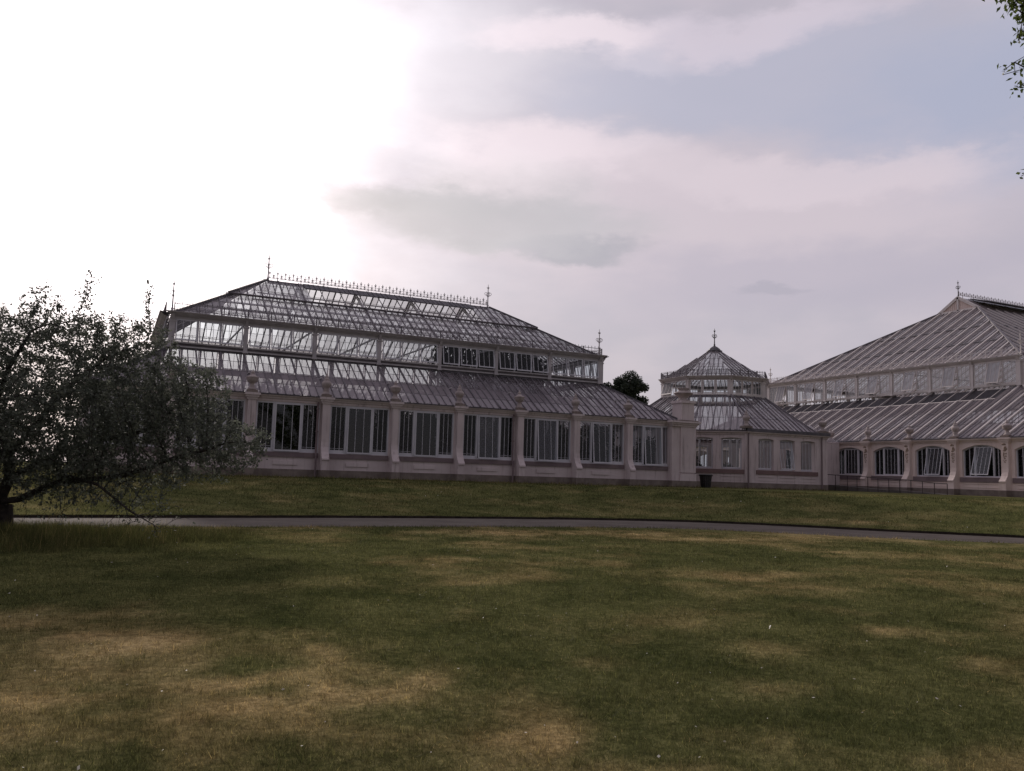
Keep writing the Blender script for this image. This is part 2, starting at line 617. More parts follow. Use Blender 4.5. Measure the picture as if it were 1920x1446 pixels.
def slope(root, side, s0, s1, o0, z0, o1, z1, in0, in1, ncol, nrow, gmat, bmat, major=3, wid=0.045, hgt=0.06,
          mwid=0.075, mhgt=0.10, t0=0.0, t1=1.0, lift=0.0, holes=(), lapw=0.022, name='glass_roof', lapmat=None, barin_hole=True, rowt=None, row_opacity=None):
    """a glazed roof slope (trapezoid): panes one by one, rafters and lap lines; returns the roof object"""
    nrm = side.normal((z1 - z0) / max(1e-6, (o0 - o1)))

    def pt(s, t, up=0.0):
        p = Vector(side(s, o0 + (o1 - o0) * t, z0 + (z1 - z0) * t)) + nrm * (lift + up)
        return tuple(p)
    g, b, l = MB(), MB(), MB()
    L = s1 - s0
    cw = L / ncol
    rows = rowt or [t0 + (t1 - t0) * i / nrow for i in range(nrow + 1)]

    def inhole(s, t):
        return any(h[0] <= s <= h[1] and h[2] <= t <= h[3] for h in holes)
    for i in range(ncol):
        sa, sb = s0 + i * cw, s0 + (i + 1) * cw
        for ra, rb in zip(rows, rows[1:]):
            if inhole((sa + sb) / 2, (ra + rb) / 2):
                continue
            q = [(sa, ra), (sb, ra), (sb, rb), (sa, rb)]
            if in0 > 0:
                q = clip_half(q, 1, -in0, -s0)
            if in1 > 0 and len(q) > 2:
                q = clip_half(q, -1, -in1, s1)
            if len(q) > 2:
                j = [random.uniform(-0.004, 0.004) for _ in range(3)]
                pts = []
                for (s, t) in q:
                    k = 0 if s < (sa + sb) / 2 else 1
                    pts.append(pt(s, t, j[k] + j[2] * (t - ra) / (rb - ra)))
                rd = random.random()
                if row_opacity:  # lower pane rows set less clear than upper ones
                    rd = min(1.0, max(0.0, row_opacity[min(len(row_opacity) - 1, rows.index(ra))] + (rd - 0.5) * 0.35))
                g.poly(pts, 0, rd)
    for i in range(ncol + 1):
        s = s0 + i * cw
        tm = t1
        if in0 > 1e-6:
            tm = min(tm, (s - s0) / in0)
        if in1 > 1e-6:
            tm = min(tm, (s1 - s) / in1)
        if tm - t0 < 0.02:
            continue
        big = (i % major == 0)
        w, h = (mwid, mhgt) if big else (wid, hgt)
        segs = [(t0, tm)]
        for hh in holes:
            if hh[0] + 0.01 < s < hh[1] - 0.01 and not barin_hole:
                if big:
                    b.bar(pt(s, hh[2]), pt(s, min(hh[3], tm)), 0.04, 0.05, nrm, 1 if isinstance(bmat, tuple) else 0, 0.012)
                segs = [x for a, c in segs for x in ((a, min(c, hh[2])), (max(a, hh[3]), c)) if x[1] - x[0] > 0.01]
        for a, c in segs:
            b.bar(pt(s, a), pt(s, c), w, h, nrm, 1 if (big and isinstance(bmat, tuple)) else 0, h * 0.25)
    for ra in rows[1:-1]:
        a, c = s0 + in0 * ra, s1 - in1 * ra
        segs = [(a, c)]
        for hh in holes:
            if hh[2] + 1e-3 < ra < hh[3] - 1e-3:
                segs = [x for p, q in segs for x in ((p, min(q, hh[0])), (max(p, hh[1]), q)) if x[1] - x[0] > 0.05]
        for p, q in segs:
            l.bar(pt(p, ra), pt(q, ra), lapw, 0.012, nrm, 0, 0.012)
    ro = g.build(name, gmat, root)
    b.build('glazing_bars', bmat, ro)
    l.build('lap_lines', lapmat or 'bar', ro)
    return ro, pt


def molding(mb, side, s0, s1, prof, tanm=1.0, o_ref=0.0, m=0):
    """open profile [(o,z)..] run along a side and mitred at both corners"""
    for (oa, za), (ob, zb) in zip(prof, prof[1:]):
        ea, eb = (oa - o_ref) * tanm, (ob - o_ref) * tanm
        mb.poly([side(s0 - ea, oa, za), side(s1 + ea, oa, za), side(s1 + eb, ob, zb), side(s0 - eb, ob, zb)], m)


def arc_pts(sl, sr, zs, rise, n=12):
    if rise < 1e-6:
        return [(sl, zs), (sr, zs)]
    return [(sl + (sr - sl) * i / n, zs + rise * (1 - (2 * i / n - 1) ** 2)) for i in range(n + 1)]


def wall_with_openings(mb, side, S0, S1, z0, z1, ops, th=0.35, om=0):
    """ops: (s_left, s_right, z_sill, z_spring, rise); box pieces butt end to end"""
    mb.T = side
    zs = ops[0][2] if ops else z1
    mb.box(S0, S1, -th, 0, z0, zs)
    if not ops:
        return
    x = S0
    for (a, b, zsill, zsp, rise) in ops:
        mb.box(x, a, -th, 0, zs, z1)
        arc = arc_pts(a, b, zsp, rise)
        for (sa, za), (sb, zb) in zip(arc, arc[1:]):
            mb.poly([(sa, 0, za), (sb, 0, zb), (sb, 0, z1), (sa, 0, z1)])
            mb.poly([(sa, -th, za), (sb, -th, zb), (sb, -th, z1), (sa, -th, z1)])
            mb.poly([(sa, 0, za), (sb, 0, zb), (sb, -th, zb), (sa, -th, za)])
        x = b
    mb.box(x, S1, -th, 0, zs, z1)


def rect_sash(fr, gl, sl, sr, zb, zt, o, ang, nb, fw=0.055, bw=0.022, gm=1):
    """hinged light: frame bars into fr, glass into gl; the bottom swings outwards by ang"""
    base = fr.T
    ca, sa = math.cos(ang), math.sin(ang)

    def T(s, oo, z):
        d = zt - z
        return base(s, o + d * sa + oo * ca, zt - d * ca + oo * sa)
    fT, gT = fr.T, gl.T
    fr.T = T
    gl.T = T
    fr.box(sl, sl + fw, -0.025, 0.025, zb, zt)
    fr.box(sr - fw, sr, -0.025, 0.025, zb, zt)
    fr.box(sl + fw, sr - fw, -0.023, 0.023, zb, zb + fw * 1.3)
    fr.box(sl + fw, sr - fw, -0.023, 0.023, zt - fw, zt)
    for k in range(1, nb + 1):
        x = sl + (sr - sl) * k / (nb + 1)
        fr.box(x - bw / 2, x + bw / 2, -0.015, 0.018, zb + fw * 1.3, zt - fw)
    gl.poly([(sl + fw / 2, 0.003, zb + fw / 2), (sr - fw / 2, 0.003, zb + fw / 2), (sr - fw / 2, 0.003, zt - fw / 2), (sl + fw / 2, 0.003, zt - fw / 2)], 0, random.random())
    fr.T, gl.T = fT, gT


URN_BOWL = [(0.000, 0.00), (0.227, 0.00), (0.227, 0.07), (0.168, 0.10), (0.143, 0.17), (0.118, 0.25), (0.113, 0.32), (0.168, 0.37), (0.252, 0.44), (0.290, 0.52), (0.294, 0.60), (0.315, 0.63), (0.315, 0.67), (0.227, 0.71), (0.143, 0.76), (0.092, 0.82), (0.084, 0.86), (0.105, 0.89), (0.084, 0.93), (0.042, 0.99), (0.021, 1.05), (0.000, 1.07)]
URN_VASE = [(0.000, 0.00), (0.227, 0.00), (0.227, 0.07), (0.168, 0.10), (0.151, 0.16), (0.143, 0.24), (0.168, 0.29), (0.134, 0.32), (0.193, 0.40), (0.252, 0.52), (0.265, 0.60), (0.235, 0.68), (0.168, 0.74), (0.143, 0.78), (0.160, 0.81), (0.126, 0.86), (0.092, 0.93), (0.101, 0.96), (0.067, 1.02), (0.038, 1.10), (0.017, 1.17), (0.000, 1.19)]


def pier_part(sink, c, zc, zbot, style, urn, mats, w=0.39):
    pm, sm, um = mats
    b = sink.mb('pier', [pm, sm])
    b.T = sink.side
    prof = [(0.0, zc - 0.32), (0.30, zc - 0.32), (0.30, 1.45), (0.33, 1.20), (0.42, 0.95), (0.56, 0.74), (0.68, 0.60), (0.68, 0.52), (0.62, 0.50), (0.62, 0.0), (0.0, 0.0)]
    if style == 'short':
        prof = [(0.0, zc - 0.32), (0.20, zc - 0.32), (0.20, 0.0), (0.0, 0.0)]
    b.prism(prof, c - w / 2, c + w / 2)
    fo = 0.64 if style != 'short' else 0.24
    b.prism([(0.0, 0.0), (fo + 0.04, 0.0), (fo + 0.04, zbot), (0.0, zbot)], c - w / 2 - 0.04, c + w / 2 + 0.04, 1)
    po = 0.30 if style != 'short' else 0.20
    b.box(c - w / 2 - 0.07, c + w / 2 + 0.07, 0.02, po + 0.05, zc - 0.32, zc - 0.21)
    b.box(c - w / 2 - 0.13, c + w / 2 + 0.13, 0.02, po + 0.11, zc - 0.21, zc - 0.10)
    b.box(c - w / 2 - 0.19, c + w / 2 + 0.19, -0.30, po + 0.17, zc - 0.10, zc + 0.02)
    b.box(c - w / 2 - 0.06, c + w / 2 + 0.06, -0.34, po - 0.02, zc + 0.02, zc + 0.17, 1)
    o = sink.done(b)
    if urn:
        ub = sink.mb('urn', um, o)
        ub.T = sink.side
        ub.lathe((c, po / 2 - 0.17, zc + 0.17), urn)
        sink.done(ub, True)
    return o


def clerestory(root, side, s0, s1, nb, zb, zc, tanm, detail, tilts, mats, glassm, nl=3, slots=True, o=0.0, base=0.33, fz=0.46):
    """window band with columns under a projecting cornice; s0..s1 is the column line"""
    fm, bm = mats
    sink = Sink(root, side, detail)
    bw = (s1 - s0) / nb
    b = sink.mb('clerestory_beam', [fm, bm])
    b.T = side
    b.box(s0, s1, o - 0.10, o + 0.02, zb, zb + 0.08)
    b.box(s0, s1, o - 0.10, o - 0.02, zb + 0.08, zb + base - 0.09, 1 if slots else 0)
    b.box(s0, s1, o - 0.10, o + 0.05, zb + base - 0.09, zb + base)
    b.box(s0, s1, o - 0.12, o + 0.0, zc - fz, zc - 0.22)
    b.T = None
    prof = [(o - 0.12, zc - 0.22), (o + 0.06, zc - 0.22), (o + 0.10, zc - 0.19), (o + 0.20, zc - 0.15), (o + 0.30, zc - 0.07), (o + 0.36, zc - 0.05), (o + 0.38, zc), (o - 0.20, zc + 0.02)]
    molding(b, side, s0, s1, prof, tanm, o)
    sink.done(b)
    for k in range(nb + 1):
        c = s0 + k * bw
        if k == nb and not detail:
            break
        w = 0.22 if 0 < k < nb else 0.30
        b = sink.mb('clerestory_column', fm)
        b.T = side
        e = 0.0
        b.box(c - w / 2, c + w / 2, o - 0.16, o + 0.08, zb + 0.01, zc - fz - 0.01)
        b.box(c - w / 2 - 0.04, c + w / 2 + 0.04, o - 0.18, o + 0.11, zc - fz - 0.16, zc - fz - 0.08)
        b.prism([(o + 0.08, zc - fz - 0.08), (o + 0.30, zc - 0.13), (o + 0.02, zc - 0.16), (o + 0.02, zc - fz - 0.08)], c - w / 3, c + w / 3)
        b.box(c - w / 2 - 0.04, c + w / 2 + 0.04, o - 0.18, o + 0.11, zb - 0.04, zb + 0.06)
        sink.done(b)
    i = 0
    for k in range(nb):
        a, e = s0 + k * bw + 0.13, s0 + (k + 1) * bw - 0.13
        for j in range(nl):
            x0, x1 = a + (e - a) * j / nl, a + (e - a) * (j + 1) / nl
            fb = sink.mb('clerestory_window', 'white' if fm == 'iron' else fm, far='far_clerestory_windows')
            fb.T = side
            if j:
                fb.box(x0 - 0.035, x0 + 0.035, o - 0.09, o - 0.005, zb + base, zc - fz)
            fb2 = MB(side)
            gb = MB(side)
            tl = tilts(k, j)
            rect_sash(fb, gb, x0 + 0.045, x1 - 0.045, zb + base + 0.02, zc - fz - 0.01, o + 0.012, tl, 2)
            w = sink.done(fb)
            if detail:
                gb.build('pane', (glassm if isinstance(glassm, str) else glassm[1 if tl > 0.2 else 0]), w)
            else:
                g2 = sink.mb('far_panes', glassm if isinstance(glassm, str) else glassm[0])
                n0 = len(g2.v)
                g2.v += gb.v
                g2.f += [[n0 + q for q in f] for f in gb.f]
                g2.m += gb.m
                g2.rnd += gb.rnd
            i += 1
    sink.flush()


def roof_railing(root, side, s0, s1, o, z, post, mt, h=0.46, fancy=True):
    """low cast-iron balustrade with scrolls and spikes"""
    b = MB(side)
    n = max(1, round((s1 - s0) / post))
    pw = (s1 - s0) / n
    b.box(s0, s1, o - 0.015, o + 0.015, z + 0.10, z + 0.135)
    b.box(s0, s1, o - 0.015, o + 0.015, z + h - 0.035, z + h)
    for i in range(n + 1):
        c = s0 + i * pw
        b.box(c - 0.028, c + 0.028, o - 0.028, o + 0.028, z - 0.03, z + h + 0.06)
    m = 5
    for i in range(n):
        for k in range(m):
            c = s0 + (i + (k + 0.5) / m) * pw
            r = pw / m * 0.46
            b.box(c - 0.009, c + 0.009, o - 0.008, o + 0.008, z + 0.135, z + h - 0.035)
            b.box(c - 0.010, c + 0.010, o - 0.008, o + 0.008, z + h, z + h + 0.12)
            b.box(c - 0.028, c + 0.028, o - 0.007, o + 0.007, z + h + 0.055, z + h + 0.078)
            if fancy:
                for sg in (-1, 1):
                    zz = z + 0.135
                    pts = [(c + sg * r * 0.05, o, zz + 0.02), (c + sg * r * 0.85, o, zz + 0.05), (c + sg * r * 0.95, o, zz + 0.12), (c + sg * r * 0.5, o, zz + 0.16), (c + sg * r * 0.3, o, zz + 0.11)]
                    for p, q in zip(pts, pts[1:]):
                        b.bar(p, q, 0.018, 0.014, (0, 0, 1))
    return b.build('roof_railing', mt, root)


def cresting(root, p, q, mt, pitch=0.245, h=0.48):
    """ridge cresting: tall and short fleurs on a rail that stands clear of the ridge"""
    p, q = Vector(p), Vector(q)
    d = (q - p)
    L = d.length
    d.normalize()
    n = round(L / pitch)
    b = MB()
    up = Vector((0, 0, 1))
    b.bar(p + up * 0.20, q + up * 0.20, 0.03, 0.03)
    b.bar(p + up * 0.40, q + up * 0.40, 0.016, 0.018)
    for i in range(n + 1):
        c = p + d * (L * i / n)
        tall = i % 2 == 0
        hh = h if tall else h * 0.78
        b.bar(c + up * 0.20, c + up * (0.20 + hh), 0.030, 0.030, d)
        zz = 0.20 + hh * (0.68 if tall else 0.40)
        for sg in (-1, 1):
            b.bar(c + up * zz, c + d * (sg * 0.075) + up * (zz + 0.055), 0.030, 0.034)
            b.bar(c + up * (zz - 0.03), c + d * (sg * 0.055) + up * (zz - 0.035), 0.030, 0.034)
            b.bar(c + up * 0.21, c + d * (sg * 0.10) + up * 0.30, 0.026, 0.026)
        if i % 6 == 2:
            b.bar(c + up * -0.02, c + up * 0.22, 0.045, 0.045, d)
    return b.build('ridge_cresting', mt, root)


def finial(root, p, mt, h=1.55, name='roof_finial'):
    b = MB()
    x, y, z = p
    b.lathe((x, y, z), [(0.0, 0), (0.11, 0), (0.11, 0.06), (0.06, 0.12), (0.045, 0.30), (0.035, 0.52 * h), (0.03, 0.80 * h), (0.015, 0.95 * h), (0.0, h)], 8)
    for zz, r in ((0.18, 0.085), (0.48 * h, 0.07), (0.62 * h, 0.065), (0.84 * h, 0.055)):
        b.lathe((x, y, z + zz), [(0.0, -0.06), (r * 0.8, -0.035), (r, 0), (r * 0.8, 0.035), (0.0, 0.06)], 8)
    for a in (0, math.pi / 2):
        dx, dy = math.cos(a), math.sin(a)
        for sg in (-1, 1):
            cz, cr = z + 0.585 * h, 0.105
            pts = []
            for k in range(10):
                t = math.pi * 1.15 - sg * 0 + k * 2 * math.pi * 0.85 / 9
                pts.append((x + dx * sg * (0.155 + cr * math.cos(t)), y + dy * sg * (0.155 + cr * math.cos(t)), cz + cr * math.sin(t) * 0.9))
            b.tube(pts, 0.017, 4)
            b.tube([(x, y, cz - 0.12), (x + dx * sg * 0.09, y + dy * sg * 0.09, cz - 0.15), (x + dx * sg * 0.17, y + dy * sg * 0.17, cz - 0.13)], 0.014, 4)
            zz = z + 0.80 * h
            b.tube([(x, y, zz), (x + dx * sg * 0.06, y + dy * sg * 0.06, zz + 0.02), (x + dx * sg * 0.10, y + dy * sg * 0.10, zz + 0.09), (x + dx * sg * 0.06, y + dy * sg * 0.06, zz + 0.11)], 0.014, 4)
    return b.build(name, mt, root)


def hip_bar(root, pts, mt, w=0.16, h=0.12, name='roof_hip'):
    b = MB()
    for p, q in zip(pts, pts[1:]):
        b.bar(p, q, w, h, (0, 0, 1), 0, h * 0.5)
    return b.build(name, mt, root)
B = 3.81
YC = 9.155
GL = -0.42                      # ground level at the buildings

# ------------------------------------------------------------------ long glasshouse (left)
def rect_sides(X0, X1, Y0, Y1):
    return dict(front=Side((X0, Y0), (1, 0), (0, -1)), right=Side((X1, Y0), (0, 1), (1, 0)),
                back=Side((X1, Y1), (-1, 0), (0, 1)), left=Side((X0, Y1), (0, -1), (-1, 0)))


def three_light_window(sink, a, e, zb, zt, tilt, fm, gms):
    """wide wooden window: two fixed lights and a hinged one in the middle"""
    side = sink.side
    fr = sink.mb('window', fm, far='far_windows')
    fr.T = side
    w = e - a
    m1, m2 = a + w * 0.275, a + w * 0.715
    fr.box(a, e, -0.16, -0.02, zb, zb + 0.07)
    fr.box(a, e, -0.16, -0.02, zt - 0.09, zt)
    for x in (a + 0.035, m1, m2, e - 0.035):
        hw = 0.035 if x in (a + 0.035, e - 0.035) else 0.065
        fr.box(x - hw, x + hw, -0.16, -0.005, zb + 0.07, zt - 0.09)
    for x0, x1 in ((a + 0.07, m1 - 0.065), (m2 + 0.065, e - 0.07)):
        fr.box(x0, x1, -0.11, -0.04, zb + 0.07, zb + 0.19)
        fr.box(x0, x1, -0.09, -0.06, zb + 0.27, zb + 0.285)
        for k in (1, 2):
            x = x0 + (x1 - x0) * k / 3
            fr.box(x - 0.010, x + 0.010, -0.10, -0.05, zb + 0.19, zt - 0.09)
    o = sink.done(fr)
    for x0, x1 in ((a + 0.05, m1 - 0.05), (m2 + 0.05, e - 0.05)):
        g = sink.mb('pane', gms[0], o, far='far_panes')
        g.T = side
        g.poly([(x0, -0.075, zb + 0.1), (x1, -0.075, zb + 0.1), (x1, -0.075, zt - 0.08), (x0, -0.075, zt - 0.08)], 0, random.random())
        sink.done(g)
    s = sink.mb('sash', [fm, gms[1]], o, far='far_sashes')
    s.T = side
    n0 = len(s.f)
    gl = MB(side)
    rect_sash(s, gl, m1 + 0.05, m2 - 0.05, zb + 0.03, zt - 0.07, 0.005, tilt, 2, 0.06, 0.021)
    v0 = len(s.v)
    s.v += gl.v
    s.f += [[v0 + q for q in f] for f in gl.f]
    s.m += [1] * len(gl.f)
    s.rnd += gl.rnd
    sink.done(s)


EAVE = [(0.02, 3.48), (0.05, 3.48), (0.05, 3.58), (0.10, 3.60), (0.13, 3.66), (0.13, 3.69), (0.19, 3.71), (0.22, 3.77), (0.22, 3.80), (-0.30, 3.81)]


def long_glasshouse():
    X0, X1, Y0, Y1 = -9 * B, 0.0, 0.0, 5 * B
    S = rect_sides(X0, X1, Y0, Y1)
    root = empty('long_glasshouse', (X0 / 2, Y1 / 2, GL), 'long white glasshouse on pink stone walls with a lacy ridge crest, left of the octagon', 'glasshouse')
    zc = 3.80
    pm = ('stucco', 'stone', 'urn')
    tl = [0.03, 0.02, 0.03, 0.02, 0.02, 0.05, 0.085, 0.085, 0.075]
    for nm, nb in (('front', 9), ('right', 5), ('back', 9), ('left', 5)):
        side = S[nm]
        L = nb * B
        det = nm == 'front'
        sink = Sink(root, side, det)
        ops = [(k * B + 0.28, (k + 1) * B - 0.28, 0.88, 3.46, 0.0) for k in range(nb)]
        wb = MB(side)
        e = 0.0 if nm in ('front', 'back') else 0.35
        wops = [(a, b, z, zz, r) for a, b, z, zz, r in ops]
        if e:
            wops[0] = (max(wops[0][0], 0.4), *wops[0][1:])
            wops[-1] = (wops[-1][0], min(wops[-1][1], L - 0.4), *wops[-1][2:])
        wall_with_openings(wb, side, e, L - e, 0.0, 3.48, wops)
        for k in range(nb):
            c = (k + 0.5) * B - 0.05
            if det and k != 8:
                wb.box(c - 0.62, c + 0.62, 0.0, 0.05, 0.22, 0.42)
        wb.build('wall', 'stucco', root)
        pb = MB(side)
        pb.box(0.0 - (0.06 if not e else -e), L + (0.06 if not e else -e), -0.3, 0.06, -1.4, 0.0)
        pb.build('plinth', 'stone', root)
        mb = MB()
        molding(mb, side, 0, L, EAVE, 1.0)
        mb.build('cornice', 'stucco', root)
        gb = MB()
        molding(gb, side, 0, L, [(0.23, 3.785), (0.27, 3.80), (0.27, 3.835), (-0.10, 3.84)], 1.0)
        gb.build('gutter', 'lead', root)
        for k in range(nb):
            a, b = ops[k][0], ops[k][1]
            sb = sink.mb('window_sill', 'sill', far='far_sills')
            sb.T = side
            sb.box(a - 0.02, b + 0.02, 0.003, 0.07, 0.62, 0.87)
            sink.done(sb)
            three_light_window(sink, a, b, 0.88, 3.46, tl[k % 9] if det else 0.03, 'white', ('pane', 'sashpane'))
        for k in range(nb):
            if nm == 'right' and k == 0:
                continue
            if k == 0 and det:
                continue
            pier_part(Sink(root, side, True) if nm == 'right' else sink, k * B, zc, -1.3, 'long', URN_BOWL if (k % 2 == 0) else URN_VASE, pm)
        if det:
            for x in (3 * B - 0.42, 6 * B - 0.42, B - 0.42):
                d = MB(side)
                d.tube([(x, 0.16, 3.55), (x, 0.13, 3.4), (x, 0.13, 1.1), (x, 0.14, 0.9), (x, 0.24, 0.55), (x, 0.24, -1.0)], 0.055, 8)
                for z in (3.2, 2.0, 0.75):
                    d.lathe((x, 0.13 if z > 1 else 0.19, z), [(0.0, -0.04), (0.08, -0.04), (0.08, 0.04), (0.0, 0.04)], 8)
                d.build('downpipe', 'sill', root)
        sink.flush()
        # lean-to roof
        rf, pt = slope(root, side, 0.0, L, 0.12, 3.86, -B + 0.05, 6.30, B, B, nb * 9, 4, 'roofglass', 'bar', name='lower_roof', lapw=0.035, row_opacity=(0.95, 0.85, 0.55, 0.35))
        hip_bar(rf, [pt(0.0, 0.0), pt(B, 1.0)], 'lead')
        db = MB(side)
        db.box(B - 0.1, L - B + 0.1, -B + 0.20, -B + 0.24, 6.20, 6.34)
        db.build('flashing', 'lead', root)
        # clerestory
        til = (lambda k, j: R(11) if k < 6 else R(9)) if det else ((lambda k, j: R(12)) if nm != 'right' else (lambda k, j: R(12) if k == 0 else R(6)))
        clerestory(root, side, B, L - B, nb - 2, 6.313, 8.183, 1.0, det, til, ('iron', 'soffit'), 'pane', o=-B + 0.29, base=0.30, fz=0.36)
        roof_railing(root, side, B + 0.05, L - B - 0.05, -B + 0.35, 8.20, 1.27, 'bar')
    # upper roof
    for nm, nb in (('front', 9), ('right', 5), ('back', 9), ('left', 5)):
        side = S[nm]
        L = nb * B
        a, b = B, L - B
        ze, zr, run = 8.16, 11.70, 1.5 * B
        inn = run
        kw = dict(major=3, wid=0.045, hgt=0.05, mwid=0.075, mhgt=0.09)
        fcol = (nb - 2) * 9
        o0 = -B + 0.05
        rf, pt = slope(root, side, a, b, o0, ze, o0 - run, zr, inn, inn, fcol, 5, 'upglass', 'bar', t0=0.0, t1=0.60, name='upper_roof', lapw=0.02, **kw)
        hip_bar(rf, [pt(a, 0.0), pt(a + inn * 0.6, 0.6)], 'lead')
        holes = []
        if nm == 'front':
            holes = [(-X0 - 22.6 + 0.0, -X0 - 11.0, 0.5, 0.99)]
        rf2, pt2 = slope(root, side, a, b, o0, ze, o0 - run, zr, inn, inn, fcol, 3, 'upglass', 'bar', t0=0.55, t1=1.0, lift=0.12, name='ridge_roof', lapw=0.02, holes=holes, barin_hole=False, **kw)
        hip_bar(rf2, [pt2(a + inn * 0.55, 0.55), pt2(a + inn, 1.0)], 'lead')
        eb = MB()
        eb.bar(pt2(a + inn * 0.55, 0.55), pt2(b - inn * 0.55, 0.55), 0.10, 0.10, side.normal(0.6))
        eb.build('purlin', 'soffit', rf2)
        if nm == 'front':
            v = MB()
            h0, h1 = -X0 - 22.6, -X0 - 11.0
            zz = zr + 0.16
            for i in range(6):
                x0, x1 = h0 + (h1 - h0) * i / 6 + 0.01, h0 + (h1 - h0) * (i + 1) / 6 - 0.01
                q = [(x0, o0 - run + 0.10, zz), (x1, o0 - run + 0.10, zz), (x1, o0 - run + 1.0, zz - 0.46), (x0, o0 - run + 1.0, zz - 0.46)]
                v.poly([side(*p) for p in q])
                v.poly([side(p[0], p[1], p[2] - 0.07) for p in q])
                for p, r in zip(q, q[1:] + q[:1]):
                    v.poly([side(*p), side(*r), side(r[0], r[1], r[2] - 0.07), side(p[0], p[1], p[2] - 0.07)])
                for k in range(1, 6):
                    xx = x0 + (x1 - x0) * k / 6
                    v.bar(side(xx, o0 - run + 0.1, zz + 0.01), side(xx, o0 - run + 1.0, zz - 0.45), 0.03, 0.05)
            v.build('ridge_vent', 'lead', root)
    rx0, rx1 = X0 + 2.5 * B, -2.5 * B
    rb = MB()
    rb.bar((rx0, YC + 0.37, 11.74), (rx1, YC + 0.37, 11.74), 0.30, 0.16)
    rb.build('ridge', 'lead', root)
    cresting(root, (rx0 + 0.1, YC + 0.37, 11.80), (rx1 - 0.1, YC + 0.37, 11.80), 'iron')
    for x in (rx0, rx1):
        finial(root, (x, YC + 0.37, 11.78), 'iron', 1.75)
    for x in (X0 + B - 0.05, -B + 0.05):
        for y in (B - 0.1, Y1 - B + 0.1):
            finial(root, (x, y, 8.2), 'iron', 1.85)
    # corner pier with its tall pedestal and bowl
    c = MB()
    c.box(-0.75, 1.05, -0.42, 1.4, 0.0, 3.46)
    c.box(-0.12, 1.13, -0.52, 1.2, 0.0, 0.45)
    c.box(-0.10, 1.10, -0.50, 1.1, 0.52, 3.46)
    c.prism([(-0.55, 0.45), (-0.50, 0.52), (1.2, 0.52), (1.2, 0.45)], 0, 0.001)
    for k, (e, za, zb) in enumerate(((0.06, 3.46, 3.58), (0.14, 3.58, 3.69), (0.24, 3.69, 3.80))):
        c.box(-0.75 - e, 1.10 + e, -0.50 - e, 1.4 + e, za, zb)
    c.box(-0.80, 1.15, -0.55, 1.45, -1.3, 0.0, 1)
    c.box(-0.20, 1.20, -0.60, 1.3, 3.80, 3.88, 1)
    c.box(0.0, 1.0, -0.42, 0.58, 3.88, 5.0)
    c.box(-0.07, 1.07, -0.49, 0.65, 5.0, 5.16)
    cp = c.build('corner_pier', ['stucco', 'stone'], root)
    u = MB()
    u.lathe((0.5, 0.08, 5.16), [(0.0, 0), (0.42, 0), (0.40, 0.08), (0.26, 0.14), (0.24, 0.18), (0.42, 0.34), (0.60, 0.46), (0.64, 0.50), (0.55, 0.56), (0.36, 0.64), (0.30, 0.72), (0.42, 0.80), (0.42, 0.85), (0.0, 0.86)], 24)
    u.build('urn', 'urn', cp, True)
    # iron columns, arched braces and rafters inside
    for k in range(1, 9):
        x = -k * B
        t = MB()
        for y in (B - 0.2, Y1 - B + 0.2):
            sg = 1 if y < YC else -1
            t.tube([(x, y, GL), (x, y, 6.4)], 0.085, 8)
            pts = [(x, y - sg * 2.3 * (1 - math.cos(a)), 3.1 + 1.9 * math.sin(a)) for a in [i * math.pi / 16 for i in range(9)]]
            for p, q in zip(pts, pts[1:]):
                t.bar(p, q, 0.06, 0.09, (1, 0, 0))
            yw = 0.2 if sg > 0 else Y1 - 0.2
            t.bar((x, yw, 3.75), (x, y, 6.15), 0.07, 0.16)
            if 2.4 <= k <= 6.6:
                t.bar((x, y, 8.05), (x, Y1 / 2, 11.55), 0.07, 0.15)
                t.bar((x, y + sg * 2.4, 9.45), (x, Y1 / 2, 10.0), 0.05, 0.05)
                t.bar((x, y + sg * 2.4, 9.45), (x, Y1 / 2, 11.4), 0.05, 0.05)
        t.bar((x, B, 8.0), (x, Y1 - B, 8.0), 0.06, 0.10)
        t.build('roof_truss', 'iron', root)
    lb = MB()
    for y in (6.6, Y1 - 6.6):
        lb.bar((-7.2 * B, y, 9.62), (-1.8 * B, y, 9.62), 0.07, 0.10)
    for y in (8.4, Y1 - 8.4):
        lb.bar((-6.7 * B, y, 10.75), (-2.3 * B, y, 10.75), 0.06, 0.08)
        n = 24
        for i in range(n):
            xa, xb = -6.6 * B + (4.2 * B) * i / n, -6.6 * B + (4.2 * B) * (i + 1) / n
            za, zb = (10.0, 10.75) if i % 2 else (10.75, 10.0)
            lb.bar((xa, y, za), (xb, y, zb), 0.035, 0.035)
        lb.bar((-6.7 * B, y, 10.0), (-2.3 * B, y, 10.0), 0.05, 0.06)
    lb.build('roof_lattice', 'iron', root)
    return root


# ------------------------------------------------------------------ tall central glasshouse (right)
XC = 21.05


